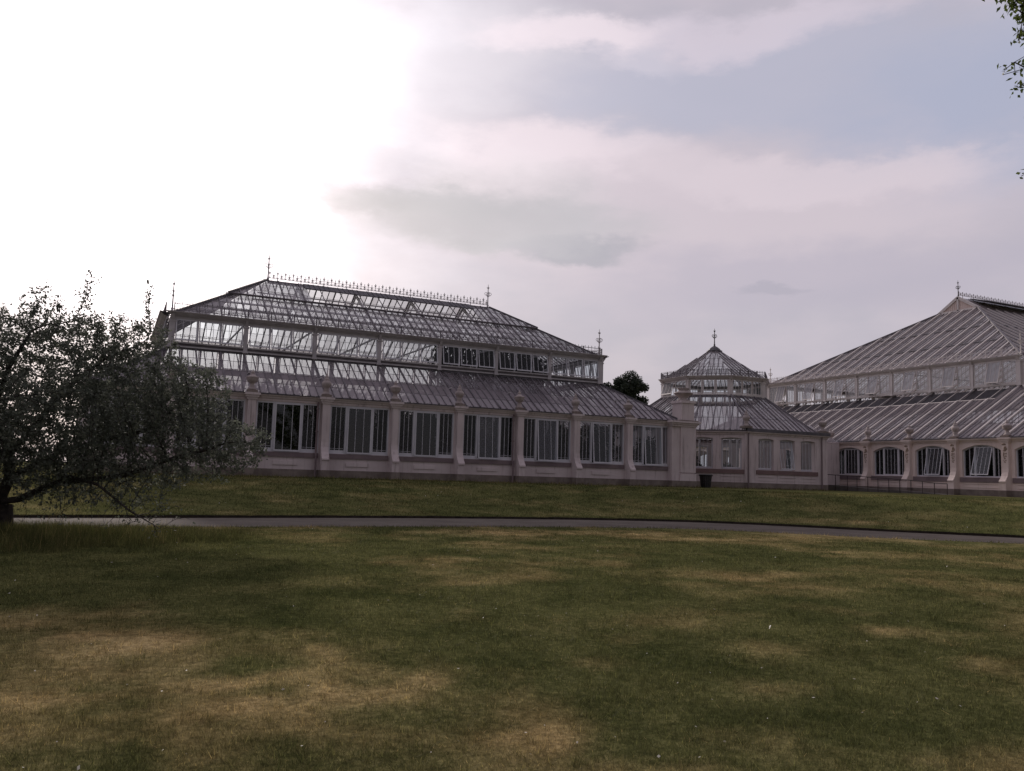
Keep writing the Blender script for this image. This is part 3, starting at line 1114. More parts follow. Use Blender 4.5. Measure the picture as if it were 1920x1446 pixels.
def arched_window(sink, a, e, zb, zsp, rise, tilt, fm, gms, splits=(0.30, 0.78), o=-0.22, nbars=(1, 3, 1), single=False):
    side = sink.side
    fr = sink.mb('window', fm, far='far_windows')
    fr.T = side
    zt = zsp + rise
    w = e - a

    def top(x):
        return zsp + rise * (1 - (2 * (x - a) / w - 1) ** 2)
    m1, m2 = (a + w * splits[0], a + w * splits[1]) if not single else (a, e)
    fr.box(a, e, o - 0.06, o + 0.06, zb, zb + 0.09)
    arc = arc_pts(a, e, zsp, rise, 10)
    for (sa, za), (sb, zb2) in zip(arc, arc[1:]):
        fr.prism([(o - 0.05, 0), (o + 0.05, 0), (o + 0.05, 0.07), (o - 0.05, 0.07)], sa, sb) if False else fr.bar((sa, o, za - 0.035), (sb, o, zb2 - 0.035), 0.10, 0.07)
    xs = [(a + 0.03, 0.03), (e - 0.03, 0.03)] + ([] if single else [(m1, 0.055), (m2, 0.055)])
    for x, hw in xs:
        fr.box(x - hw, x + hw, o - 0.06, o + 0.07, zb + 0.09, top(x) - 0.02)
    fix = [] if single else [(a + 0.06, m1 - 0.055, nbars[0]), (m2 + 0.055, e - 0.06, nbars[2])]
    for x0, x1, nbr in fix:
        for k in range(1, nbr + 1):
            x = x0 + (x1 - x0) * k / (nbr + 1)
            fr.box(x - 0.016, x + 0.016, o - 0.03, o + 0.03, zb + 0.09, top(x) - 0.04)
    ob = sink.done(fr)
    def light(x0, x1, oo, zlow, n, low_in, top_in):
        g = sink.mb('pane', gms[0], ob, far='far_panes')
        g.T = side
        xs_ = [x0 + (x1 - x0) * k / n for k in range(n + 1)]
        g.poly([(x0, oo, zlow), (x1, oo, zlow)] + [(x, oo, top(x) - top_in) for x in xs_[::-1]], 0, 0.5)
        sink.done(g)
    for x0, x1, nbr in fix:
        light(x0, x1, o, zb + 0.05, 4, 0, 0.03)
    zs = (min(top(m1), top(m2)) - 0.03) if not single else zsp
    light(m1, m2, o - 0.01, zs, 6, 0, 0.02)
    s = sink.mb('sash', [fm, gms[1]], ob, far='far_sashes')
    s.T = side
    gl = MB(side)
    pad = 0.055 if not single else 0.06
    rect_sash(s, gl, m1 + pad, m2 - pad, zb + 0.07, zs, o + 0.05, tilt, nbars[1], 0.05, 0.022)
    v0 = len(s.v)
    s.v += gl.v
    s.f += [[v0 + q for q in f] for f in gl.f]
    s.m += [1] * len(gl.f)
    s.rnd += gl.rnd
    sink.done(s)


EAVE2 = [(0.02, 3.26), (0.06, 3.26), (0.06, 3.33), (0.16, 3.36), (0.20, 3.42), (0.24, 3.44), (0.24, 3.50), (-0.30, 3.51)]


def carving(sink, c, parent):
    b = sink.mb('carved_swag', 'stain', parent)
    b.T = sink.side
    rr = random.Random(3)
    z = 3.08
    while z > 1.75:
        k = 1.0 - 0.55 * (3.08 - z) / 1.4
        for _ in range(4):
            x = c + rr.uniform(-0.14, 0.14) * k
            r = rr.uniform(0.045, 0.085) * k
            b.lathe((x, 0.30, z + rr.uniform(-0.03, 0.03)), [(0.0, -r), (r * 0.8, -r * 0.5), (r, 0), (r * 0.8, r * 0.5), (0.0, r)], 7)
        z -= 0.115 * (1.0 if rr.random() < 0.75 else 1.7)
    sink.done(b, True)


def central_glasshouse():
    nx, ny = 17, 11
    X0, X1 = XC, XC + nx * B
    Y0, Y1 = YC - 5.5 * B, YC + 5.5 * B
    S = rect_sides(X0, X1, Y0, Y1)
    root = empty('central_glasshouse', ((X0 + X1) / 2, YC, GL), 'tallest glasshouse with pale ribbed roofs and arched windows, at the right edge', 'glasshouse')
    pm = ('cream', 'stone', 'urn')
    tilt = {6: R(0), 7: R(0), 8: R(12), 9: R(17), 10: R(0)}
    zc = 3.5
    for nm, nb in (('left', ny), ('front', nx), ('right', ny), ('back', nx)):
        side = S[nm]
        L = nb * B
        det = nm == 'left'
        semi = nm == 'front'
        e = 0.0 if nm in ('left', 'right') else 0.35
        sink = Sink(root, side, det)
        ops = [(k * B + 0.48, (k + 1) * B - 0.48, 0.85, 2.72, 0.36) for k in range(nb)]
        wb = MB(side)
        wall_with_openings(wb, side, e, L - e, 0.0, 3.27, ops)
        if det:
            for k in range(nb):
                wb.box(k * B + 0.6, (k + 1) * B - 0.6, 0.0, 0.04, 0.38, 0.44)
                wb.box(k * B + 0.6, (k + 1) * B - 0.6, 0.0, 0.03, 0.12, 0.17)
        wb.build('wall', 'cream', root)
        pb = MB(side)
        pb.box(e, L - e, -0.3, 0.06, -1.4, 0.0)
        pb.build('plinth', 'stone', root)
        mb = MB()
        molding(mb, side, 0, L, EAVE2, 1.0)
        mb.build('cornice', 'cream', root)
        gb = MB()
        molding(gb, side, 0, L, [(0.25, 3.50), (0.28, 3.51), (0.28, 3.56), (-0.1, 3.57)], 1.0)
        gb.build('gutter', 'lead', root)
        for k in range(nb):
            a, b = ops[k][0], ops[k][1]
            if det and k < 5:
                continue                       # behind the octagon
            sb = sink.mb('window_sill', 'sill', far='far_sills')
            sb.T = side
            sb.box(k * B + 0.31, (k + 1) * B - 0.31, 0.003, 0.07, 0.50, 0.83)
            sink.done(sb)
            arched_window(sink, a, b, 0.85, 2.72, 0.36, tilt.get(k, 0.03) if det else 0.02, 'white', ('pane', 'sashpane'))
        for k in range(nb + (1 if det else 0)):
            if det and k < 5:
                continue
            p = pier_part(Sink(root, side, True) if semi else sink, k * B, zc, -1.3, 'long', URN_VASE if k % 2 else URN_BOWL, pm, 0.46)
            if det:
                carving(sink, k * B, p)
        sink.flush()
        ino = 2 * B
        gm = 'paleglass'
        holes = []
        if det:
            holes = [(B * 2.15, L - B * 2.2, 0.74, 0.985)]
        rf, pt = slope(root, side, 0.0, L, 0.10, 3.58, -ino + 0.05, 7.94, ino, ino, nb * 9, 4, gm, ('bar', 'warmwhite'), name='lower_roof', major=3,
                       wid=0.04, hgt=0.05, mwid=0.10, mhgt=0.15, lapw=0.05, lapmat='soffit', holes=holes, barin_hole=False)
        hip_bar(rf, [pt(0.0, 0.0), pt(ino, 1.0)], 'warmwhite')
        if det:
            vb = MB()
            a, b = holes[0][0], holes[0][1]
            vb.bar(pt(a, 0.74), pt(b, 0.74), 0.10, 0.08, side.normal(0.58))
            vb.build('vent_rail', 'warmwhite', rf)
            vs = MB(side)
            vs.box(a, b, -ino + 0.10, -ino + 0.16, 6.2, 7.75)  # dark sheets added behind the vent opening so the gap reads black
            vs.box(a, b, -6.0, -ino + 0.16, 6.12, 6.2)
            vs.build('vent_shade_panel', 'lead', rf)
        til = (lambda k, j: R(16) if j == 1 else 0.0)
        clerestory(root, side, ino, L - ino, nb - 4, 7.95, 10.20, 1.0, det, til, ('warmwhite', 'soffit'), ('palepane', 'palesash'), o=-ino + 0.29, slots=False, base=0.15, fz=0.32)
        roof_railing(root, side, ino + 0.05, L - ino - 0.05, -ino + 0.35, 10.22, 1.27, 'warmwhite', 0.52, det)
        run = 11.4
        o0 = -ino + 0.05
        rf, pt = slope(root, side, ino, L - ino, o0, 10.20, o0 - run, 17.10, run, run, (nb - 4) * 9, 6, gm, ('bar', 'warmwhite'), name='upper_roof', major=3,
                       wid=0.04, hgt=0.05, mwid=0.11, mhgt=0.16, lapw=0.03, lapmat='soffit')
        for t in (0.30, 0.60):
            lb = MB()
            n = (nb - 4) * 3
            for i in range(n):
                sa, sb2 = ino + (L - 2 * ino) * (i + 0.12) / n, ino + (L - 2 * ino) * (i + 0.88) / n
                if sa < ino + run * t + 0.3 or sb2 > L - ino - run * t - 0.3:
                    continue
                lb.bar(pt(sa, t), pt(sb2, t), 0.13, 0.05, side.normal(0.6), 0, 0.05)
            lb.build('vent_slot', 'lead', rf)
        hip_bar(rf, [pt(ino, 0.0), pt(ino + run, 1.0)], 'bar', 0.18, 0.14)
    # gablets and top ridge
    gx0, gx1 = XC + 2 * B - 0.05 + 11.4, X1 - 2 * B + 0.05 - 11.4
    hw = (Y1 - Y0) / 2 - 2 * B - 11.4 + 0.05
    zb, zt = 17.10, 18.42
    for x, sg in ((gx0, -1), (gx1, 1)):
        g = MB()
        for ys in (-1, 1):
            g.bar((x + sg * 0.06, YC + ys * (hw + 0.25), zb - 0.10), (x + sg * 0.06, YC, zt), 0.26, 0.16, (sg, 0, 0))
        g.bar((x + sg * 0.06, YC - hw, zb), (x + sg * 0.06, YC + hw, zb), 0.2, 0.16, (sg, 0, 0))
        g.bar((x + sg * 0.06, YC, zb), (x + sg * 0.06, YC, zt), 0.18, 0.16, (sg, 0, 0))
        ga = g.build('gablet', 'warmwhite', root)
        p = MB()
        p.poly([(x, YC - hw, zb), (x, YC + hw, zb), (x, YC, zt)])
        for i in range(1, 18):
            y = YC - hw + 2 * hw * i / 18
            zz = zb + (zt - zb) * (1 - abs(y - YC) / hw)
            p.bar((x + sg * 0.03, y, zb), (x + sg * 0.03, y, zz), 0.04, 0.03, (sg, 0, 0))
        p.build('gablet_lattice', 'cream', ga)
    for sy in (-1, 1):
        r = MB()
        r.poly([(gx0 - 0.15, YC + sy * (hw + 0.25), zb - 0.12), (gx1 + 0.15, YC + sy * (hw + 0.25), zb - 0.12), (gx1 + 0.15, YC, zt + 0.02), (gx0 - 0.15, YC, zt + 0.02)])
        r.build('ridge_roof', 'paleglass', root)
        v = MB()
        n = 8
        for i in range(n):
            xa, xb = gx0 + 1.6 + (gx1 - gx0 - 2) * i / n, gx0 + 1.6 + (gx1 - gx0 - 2) * (i + 1) / n - 0.06
            q = [(xa, YC + sy * 0.1, zt + 0.10), (xb, YC + sy * 0.1, zt + 0.10), (xb, YC + sy * 2.3, zt - 0.55), (xa, YC + sy * 2.3, zt - 0.55)]
            v.poly(q)
            v.poly([(p[0], p[1], p[2] - 0.08) for p in q])
            for p_, q_ in zip(q, q[1:] + q[:1]):
                v.poly([p_, q_, (q_[0], q_[1], q_[2] - 0.08), (p_[0], p_[1], p_[2] - 0.08)])
        v.build('ridge_vent', 'lead', root)
    cresting(root, (gx0 + 0.1, YC, zt + 0.05), (gx1 - 0.1, YC, zt + 0.05), 'iron', 0.27, 0.38)
    for x in (gx0, gx1):
        finial(root, (x, YC, zt), 'lead', 1.75)
    for x in (XC + 2 * B - 0.02, X1 - 2 * B + 0.02):
        for y in (Y0 + 2 * B - 0.02, Y1 - 2 * B + 0.02):
            finial(root, (x, y, 10.2), 'warmwhite', 1.9)
    # inner columns and a dark planting bed wall
    t = MB()
    for k in range(2, ny - 1):
        t.tube([(XC + 2 * B + 0.1, Y0 + k * B, GL), (XC + 2 * B + 0.1, Y0 + k * B, 8.0)], 0.10, 8)
        t.bar((XC + 0.2, Y0 + k * B, 3.5), (XC + 2 * B, Y0 + k * B, 7.8), 0.05, 0.10)
    t.build('roof_frame', 'soffit', root)
    return root


# ------------------------------------------------------------------ octagon
OX = 10.42


def octagon():
    root = empty('octagonal_glasshouse', (OX, YC, GL), 'small eight-sided glasshouse with a pointed lantern roof, between the two larger glasshouses', 'glasshouse')
    ap, ac = 7.62, 3.845
    tn = math.tan(math.pi / 8)
    hs, hc = ap * tn, ac * tn
    zc = 3.60
    for k in range(8):
        ang = -math.pi / 2 + k * math.pi / 4          # outward direction, k=0 faces the lawn
        n = (math.cos(ang), math.sin(ang))
        u = (-n[1], n[0])
        c = (OX + n[0] * ap, YC + n[1] * ap)
        side = Side((c[0] - u[0] * hs, c[1] - u[1] * hs), u, n)
        L = 2 * hs
        vis = k in (0, 7)
        det = vis
        sink = Sink(root, side, det)
        wins = k in (0, 7, 6, 4, 3, 5, 1)
        if k == 0:
            # lawn side: windows measured from its left corner, wall runs on as a stub at the right
            ox = c[0] - hs
            cs = [8.845 - ox, 10.83 - ox, 12.80 - ox]
            S0, S1 = 7.03 - ox, 14.70 - ox
        else:
            cs = [L / 2 + d * 1.97 for d in (-1, 0, 1)]
            S0, S1 = 0.0, L
        ops = [(x - 0.70, x + 0.70, 0.92, 3.06, 0.07) for x in cs] if k not in (2, 6) else [(L / 2 - 1.6, L / 2 + 1.6, 0.0, 2.9, 0.0)]
        wb = MB(side)
        wall_with_openings(wb, side, S0, S1, 0.0, 3.36, ops, 0.32)
        if vis:
            for x in cs:
                wb.box(x - 0.72, x + 0.72, 0.0, 0.035, 0.40, 0.46)
                wb.box(x - 0.72, x + 0.72, 0.0, 0.02, 0.16, 0.20)
            wb.box(S0, S0 + 0.42, 0.001, 0.05, 0.0, 3.36)
        wb.build('wall', 'stucco', root)
        pb = MB(side)
        pb.box(S0, S1, -0.3, 0.06, -1.4, 0.0)
        pb.build('plinth', 'stone', root)
        mb = MB()
        molding(mb, side, S0, S1, [(0.02, 3.34), (0.07, 3.36), (0.07, 3.42), (0.16, 3.47), (0.20, 3.52), (0.20, 3.58), (-0.3, 3.59)], tn)
        mb.build('cornice', 'stucco', root)
        gb = MB()
        molding(gb, side, S0, S1, [(0.18, 3.56), (0.24, 3.57), (0.24, 3.78), (0.18, 3.79), (-0.06, 3.79), (-0.06, 3.60)] if k == 0 else [(0.18, 3.58), (0.24, 3.59), (0.24, 3.67), (0.18, 3.68), (-0.06, 3.68)], tn)
        gb.build('gutter', 'lead', root)
        if k not in (2, 6):
            sb = sink.mb('window_sill', 'rsill')
            sb.T = side
            sb.box(ops[0][0] - 0.22, ops[-1][1] + 0.22, 0.003, 0.06, 0.60, 0.90)
            sink.done(sb)
            for j, (a, b, z0, z1, r) in enumerate(ops):
                arched_window(sink, a, b, z0, z1, r, R(9) if (k == 0 and j == 1) else R(1), 'white', ('pane', 'sashpane'), o=-0.30, nbars=(0, 3, 0), single=True)
        sink.flush()
        ino = ap - ac
        dx = hs - hc
        rf, pt = slope(root, side, 0.0, L, 0.10, 3.70, -ino + 0.05, 6.50, dx, dx, 15, 3, 'roofglass', 'bar', name='lower_roof', major=3, lapw=0.025, row_opacity=(0.8, 0.55, 0.2) if k in (0, 7) else None)
        hip_bar(rf, [pt(0.0, 0.0), pt(dx, 1.0)], 'bar', 0.12, 0.10)
        cl = Side((OX + n[0] * ac - u[0] * hc, YC + n[1] * ac - u[1] * hc), u, n)
        tl = (lambda kk, j: R(18) if j == 0 else 0.0) if k == 6 else (lambda kk, j: R(1))
        clerestory(root, cl, 0.0, 2 * hc, 1, 6.50, 7.99, tn, k in (0, 7, 6), tl, ('warmwhite', 'soffit'), 'pane', nl=3 if k != 6 else 2, slots=False, base=0.14, fz=0.26)
        fb = MB()
        molding(fb, cl, 0, 2 * hc, [(0.0, 6.52), (0.10, 6.50), (0.10, 6.36), (0.0, 6.34)], tn)
        fb.build('flashing', 'lead', root)
        roof_railing(root, cl, -0.05, 2 * hc + 0.05, 0.16, 8.0, 0.80, 'bar', 0.44)
        rf, pt = slope(root, cl, 0.0, 2 * hc, 0.10, 8.02, -ac + 0.42, 10.45, hc - 0.18, hc - 0.18, 9, 3, 'upglass', 'bar', name='lantern_roof', major=9, wid=0.05, hgt=0.06, mwid=0.10, mhgt=0.10)
        t = MB()
        px, py = OX + n[0] * ac * 0.97 - u[0] * hc * 0.97, YC + n[1] * ac * 0.97 - u[1] * hc * 0.97
        t.tube([(px, py, GL), (px, py, 6.6)], 0.08, 8)
        t.build('iron_column', 'iron', root)
    cap = MB()
    cap.lathe((OX, YC, 10.35), [(0.0, 0), (0.50, 0), (0.62, 0.06), (0.62, 0.14), (0.50, 0.18), (0.42, 0.30), (0.22, 0.46), (0.08, 0.52), (0.0, 0.52)], 8)
    cap.build('roof_cap', 'lead', root)
    finial(root, (OX, YC, 10.80), 'lead', 1.55)
    # urns on the corners and links to both neighbours
    for x, y, pr in ((7.03, 1.50, URN_VASE), (14.45, 1.70, URN_BOWL), (OX - ap, YC - hs, URN_VASE)):
        q = MB()
        q.box(x - 0.32, x + 0.32, y - 0.26, y + 0.32, 3.79, 3.93)
        pd = q.build('urn_pedestal', 'stone', root)
        ub = MB()
        ub.lathe((x, y + 0.03, 3.93), pr)
        ub.build('urn', 'urn', pd, True)
    for x0, x1 in ((0.36, OX - ap - 0.02), (OX + ap + 0.02, XC - 0.36)):
        w = MB()
        w.box(x0, x1, 6.0, 6.3, GL - 0.6, 3.4)
        w.box(x0, x1, 12.0, 12.3, GL - 0.6, 3.4)
        lk = w.build('link_wall', 'stucco', root)
        g = MB()
        for y0, z0, y1, z1 in ((5.9, 3.42, 9.15, 5.0), (12.4, 3.42, 9.15, 5.0)):
            g.poly([(x0, y0, z0), (x1, y0, z0), (x1, y1, z1), (x0, y1, z1)])
        g.build('link_roof', 'roofglass', lk)
    d = MB()
    d.tube([(7.16, 1.40, 3.5), (7.16, 1.44, 3.2), (7.16, 1.44, -1.0)], 0.05, 8)
    d.tube([(14.06, 1.40, 3.5), (14.06, 1.44, 3.2), (14.06, 1.44, -1.0)], 0.05, 8)
    d.build('downpipe', 'sill', root)
    return root


HOUSE_A = long_glasshouse()
HOUSE_B = octagon()
HOUSE_C = central_glasshouse()
# ------------------------------------------------------------------ ground
def interp(xs, pts):
    px, py = zip(*pts)
    return np.interp(xs, px, py)


FAR_EDGE = [(-600, -17.9), (-60, -17.9), (-37.86, -17.81), (-34.9, -17.72), (-30.94, -17.43), (-26.05, -17.03), (-23, -17.0), (-19.94, -17.12), (-16.5, -17.55), (-13.48, -18.42), (-11.05, -20.29),
            (-8.99, -23.05), (-5.76, -26.3), (-2.84, -29.24), (4, -36), (12, -42), (30, -46), (600, -46)]
NEAR_EDGE = [(-600, -22.1), (-60, -22.1), (-35.1, -22.02), (-31.74, -21.87), (-27.23, -21.66), (-22.14, -21.68), (-19, -21.95), (-16.49, -22.5), (-14.48, -24.02), (-12.55, -26.3), (-8.95, -28.7),
             (-4, -32.6), (3, -39), (11, -46), (30, -50.5), (600, -50.5)]
_sm = np.linspace(-600, 600, 24001)


def smooth_edge(pts, w=28):
    y = interp(_sm, pts)
    k = np.hanning(2 * w + 1)
    k /= k.sum()
    return np.convolve(np.pad(y, w, mode='edge'), k, mode='valid')


_fe, _ne = smooth_edge(FAR_EDGE), smooth_edge(NEAR_EDGE)


def fe(x):
    return np.interp(x, _sm, _fe)


def ne(x):
    return np.interp(x, _sm, _ne)


_lat = np.random.default_rng(3).random((256, 256))


def vnoise(x, y):
    xi, yi = np.floor(x).astype(int), np.floor(y).astype(int)
    fx, fy = x - xi, y - yi
    fx, fy = fx * fx * (3 - 2 * fx), fy * fy * (3 - 2 * fy)
    a, b = _lat[xi % 256, yi % 256], _lat[(xi + 1) % 256, yi % 256]
    c, d = _lat[xi % 256, (yi + 1) % 256], _lat[(xi + 1) % 256, (yi + 1) % 256]
    return (a * (1 - fx) + b * fx) * (1 - fy) + (c * (1 - fx) + d * fx) * fy


def fbm(x, y, n=5):
    s, a, t = 0, 1.0, 0
    for i in range(n):
        s = s + a * vnoise(x * 2 ** i + 17.3 * i, y * 2 ** i + 9.1 * i)
        t += a
        a *= 0.58
    return s / t


# bare, sun-scorched lawn patches; negative ones greener, the broadest also painting in tree shade (centre, two half-axes, strength), in metres
DRY_AND_SHADE = [(-32.68, -36.11, 0.98, -0.3, -0.02, -0.71, 0.9), (-33.27, -37.52, 0.49, -0.17, 0.04, -0.61, 0.6), (-31.94, -37.97, 0.31, -0.1, -0.07, -0.44, 0.8), (-31.2, -36.68, 0.35, -0.11, -0.13, -0.56, 0.6), (-33.34, -38.8, 0.23, -0.08, 0.04, -0.39, 0.9), (-32.3, -39.45, 0.2, -0.08, -0.03, -0.21, 0.8), (-30.93, -38.46, 0.42, -0.14, -0.14, -0.4, 0.6), (-28.34, -30.44, 1.0, -0.17, -0.21, -0.64, 0.8), (-28.4, -33.19, 0.45, -0.1, -0.13, -0.31, 0.5), (-23.43, -33.13, 1.78, -0.35, -0.49, -0.56, 0.7), (-25.42, -37.88, 0.32, -0.1, -0.24, -0.2, 0.8), (-27.3, -38.24, 0.54, -0.17, -0.24, -0.25, 0.4), (-30.74, -39.75, 0.17, -0.06, -0.15, -0.3, 0.9), (-30.89, -39.49, 0.45, -0.16, -0.16, -0.37, 0.45), (-30.34, -40.22, 0.36, -0.13, -0.09, -0.14, 0.6), (-29.04, -38.02, 0.26, -0.08, -0.09, -0.14, 0.4), (-28.02, -40.74, 0.19, -0.07, -0.15, -0.1, 0.5), (-19.37, -24.24, 2.75, -0.1, -0.53, -0.77, 0.5), (-23.3, -24.11, 0.93, -0.03, -0.35, -0.73, 0.6), (-31.64, -39.32, 0.25, -0.09, -0.06, -0.23, 0.4), (-32.6, -38.76, 0.42, -0.15, -0.01, -0.21, 0.4), (-15.45, -26.34, 3.94, -0.26, -0.84, -0.86, 0.45), (-8.6, -21.6, 1.6, -1.7, 0.3, 0.5, 0.6),
       (-32.08, -37.34, 0.21, -0.07, -0.04, -0.32, -0.6), (-31.68, -38.13, 0.15, -0.05, -0.06, -0.28, -0.5), (-30.49, -38.46, 0.22, -0.07, -0.18, -0.42, -0.5), (-27.58, -40.05, 0.61, -0.21, -0.78, -0.59, -0.4), (-27.68, -34.65, 1.55, -0.38, -0.7, -1.26, -0.3), (-32.8, -30.5, 3.4, -0.5, -0.11, -3.2, -0.75), (-35.5, -27.0, 5.0, 0, 0, -2.6, -0.8), (-29.05, -39.11, 0.77, -0.26, -0.48, -0.62, -0.25)]


def dry_and_shade(x, y):
    wx = x + (fbm(x * 1.1, y * 1.1, 4) - 0.5) * 1.1
    wy = y + (fbm(x * 1.1 + 50, y * 1.1 + 20, 4) - 0.5) * 1.1
    d = np.clip((fbm(x * 0.55 + 5, y * 0.55 + 3, 5) - 0.45) * 2.2, 0, 0.5)
    d = np.where(y > fe(x), d * 0.5, d)  # bank kept greener, partly painting in the building's shade
    for cx, cy, ax, ay, bx, by, s in DRY_AND_SHADE:
        det = ax * by - bx * ay
        u = ((wx - cx) * by - (wy - cy) * bx) / det
        v = ((wy - cy) * ax - (wx - cx) * ay) / det
        d = d + s * np.exp(-np.minimum((u * u + v * v) * 0.8, 60))
    f = fbm(x * 2.6 + 40, y * 2.6, 5)
    return np.clip(d * np.clip(0.25 + 2.2 * (f - 0.27), 0.25, 1.25), 0, 1)


ZL, ZP = -1.47, -1.5


def bank_z(t, x):
    k = np.clip(t / 13.0, 0, 1)
    s = 0.70 * k + 0.30 * k * k * (3 - 2 * k)
    return -1.425 + (GL + 1.425) * s


def ground_z(x, y):
    """height of the lawn and bank (numpy arrays)"""
    f, n = fe(x), ne(x)
    und = (fbm(x * 0.35, y * 0.35, 3) - 0.5) * 0.06
    lawn = ZL + und * np.clip((n - y) / 1.5, 0, 1)
    t = y - f
    bank = bank_z(t, x) + und * np.clip(t / 1.0, 0, 1) * np.clip((13 - t) / 3, 0, 1)
    return np.where(y > f, bank, np.where(y < n, lawn, ZP - 0.02))


def build_ground():
    xs = np.concatenate([-62 - np.geomspace(1, 540, 22)[::-1], np.arange(-62, 24, 0.25), 24 + np.geomspace(1, 540, 22)])
    dl = np.concatenate([np.array([0.0]), np.arange(0.15, 24, 0.22), 24 + np.geomspace(1, 520, 18)])
    tk = np.concatenate([np.array([0.0]), np.arange(0.2, 20, 0.25), 20 + np.geomspace(1, 600, 22)])
    F, N = fe(xs), ne(xs)
    rows = []
    for d in dl[::-1]:
        y = N - d
        rows.append((y, ground_z(xs, y - 1e-4)))
    rows.append((N + 0.02, np.full_like(xs, ZP - 0.02)))
    rows.append((F - 0.012, np.full_like(xs, ZP - 0.02)))
    lip = len(rows) - 1
    for t in tk:
        y = F + t
        rows.append((y, ground_z(xs, y + 1e-4)))
    nx, ny = len(xs), len(rows)
    V = np.zeros((ny, nx, 3), np.float32)
    for j, (y, z) in enumerate(rows):
        V[j, :, 0], V[j, :, 1], V[j, :, 2] = xs, y, z
    lipn = (fbm(xs * 3, xs * 0 + 2, 4) - 0.5) * 0.06
    V[lip + 1, :, 2] += lipn * 0.6
    idx = np.arange(nx * ny).reshape(ny, nx)
    Q = np.stack([idx[:-1, :-1], idx[:-1, 1:], idx[1:, 1:], idx[1:, :-1]], -1).reshape(-1, 4)
    me = bpy.data.meshes.new('lawn')
    me.vertices.add(nx * ny)
    me.vertices.foreach_set('co', V.ravel())
    me.loops.add(Q.size)
    me.loops.foreach_set('vertex_index', Q.ravel().astype(np.int32))
    me.polygons.add(len(Q))
    me.polygons.foreach_set('loop_start', np.arange(0, Q.size, 4, dtype=np.int32))
    me.materials.append(M['lawn'])
    me.materials.append(M['soil'])
    mi = np.zeros((ny - 1, nx - 1), np.int32)
    mi[lip, :] = 1
    me.polygons.foreach_set('material_index', mi.ravel())
    me.polygons.foreach_set('use_smooth', np.ones(len(Q), bool))
    dr = dry_and_shade(V[:, :, 0].ravel().astype(float), V[:, :, 1].ravel().astype(float))
    at = me.attributes.new('dry', 'FLOAT', 'POINT')
    at.data.foreach_set('value', dr.astype(np.float32))
    me.update()
    me.validate()
    o = bpy.data.objects.new('lawn', me)
    col.objects.link(o)
    tag(o, 'patchy green and brown lawn with a grass bank up to the glasshouses', 'lawn', kind='structure')
    # path
    xs2 = np.concatenate([np.arange(-120, -62, 4.0), np.arange(-62, 24, 0.25), np.arange(24, 120, 4.0)])
    p = MB()
    F, N = fe(xs2), ne(xs2)
    for i in range(len(xs2) - 1):
        prev = None
        for k in range(5):
            a, b = k / 5, (k + 1) / 5
            p.poly([(xs2[i], N[i] + (F[i] - N[i]) * a, ZP), (xs2[i + 1], N[i + 1] + (F[i + 1] - N[i + 1]) * a, ZP),
                    (xs2[i + 1], N[i + 1] + (F[i + 1] - N[i + 1]) * b, ZP), (xs2[i], N[i] + (F[i] - N[i]) * b, ZP)])
    po = p.build('path', 'path')
    tag(po, 'grey asphalt path curving along the foot of the grass bank', 'path', kind='structure')


build_ground()


def tri_mesh(name, V, mats, attrs, nv=3, parent=None):
    """V: (n, nv, 3) separate faces; attrs: {name: per-face array}"""
    n = len(V)
    me = bpy.data.meshes.new(name)
    me.vertices.add(n * nv)
    me.vertices.foreach_set('co', V.astype(np.float32).ravel())
    me.loops.add(n * nv)
    me.loops.foreach_set('vertex_index', np.arange(n * nv, dtype=np.int32))
    me.polygons.add(n)
    me.polygons.foreach_set('loop_start', np.arange(0, n * nv, nv, dtype=np.int32))
    me.materials.append(M[mats])
    for k, a in attrs.items():
        at = me.attributes.new(k, 'FLOAT', 'FACE')
        at.data.foreach_set('value', a.astype(np.float32))
    me.update()
    o = bpy.data.objects.new(name, me)
    col.objects.link(o)
    if parent is not None:
        o.parent = parent
        o.matrix_parent_inverse = parent_inv(parent)
    return o


def blades(x, y, h, w, lean, extra=0.0):
    n = len(x)
    z = ground_z(x, y) - 0.01
    th = rng.uniform(0, 2 * math.pi, n)
    la = rng.uniform(0, 2 * math.pi, n)
    lm = np.abs(rng.normal(0, lean, n)) * h
    base = np.stack([x, y, z], -1)
    d = np.stack([np.cos(th), np.sin(th), np.zeros(n)], -1) * (w / 2)[:, None]
    tip = base + np.stack([np.cos(la) * lm, np.sin(la) * lm, h], -1)
    V = np.stack([base - d, base + d, tip], 1)
    return V, np.clip(dry_and_shade(x, y) + extra, 0, 1), rng.random(n) ** 2.2


def keep_grass(x, y):
    return (y < ne(x) - 0.02) | (y > fe(x) + 0.03)


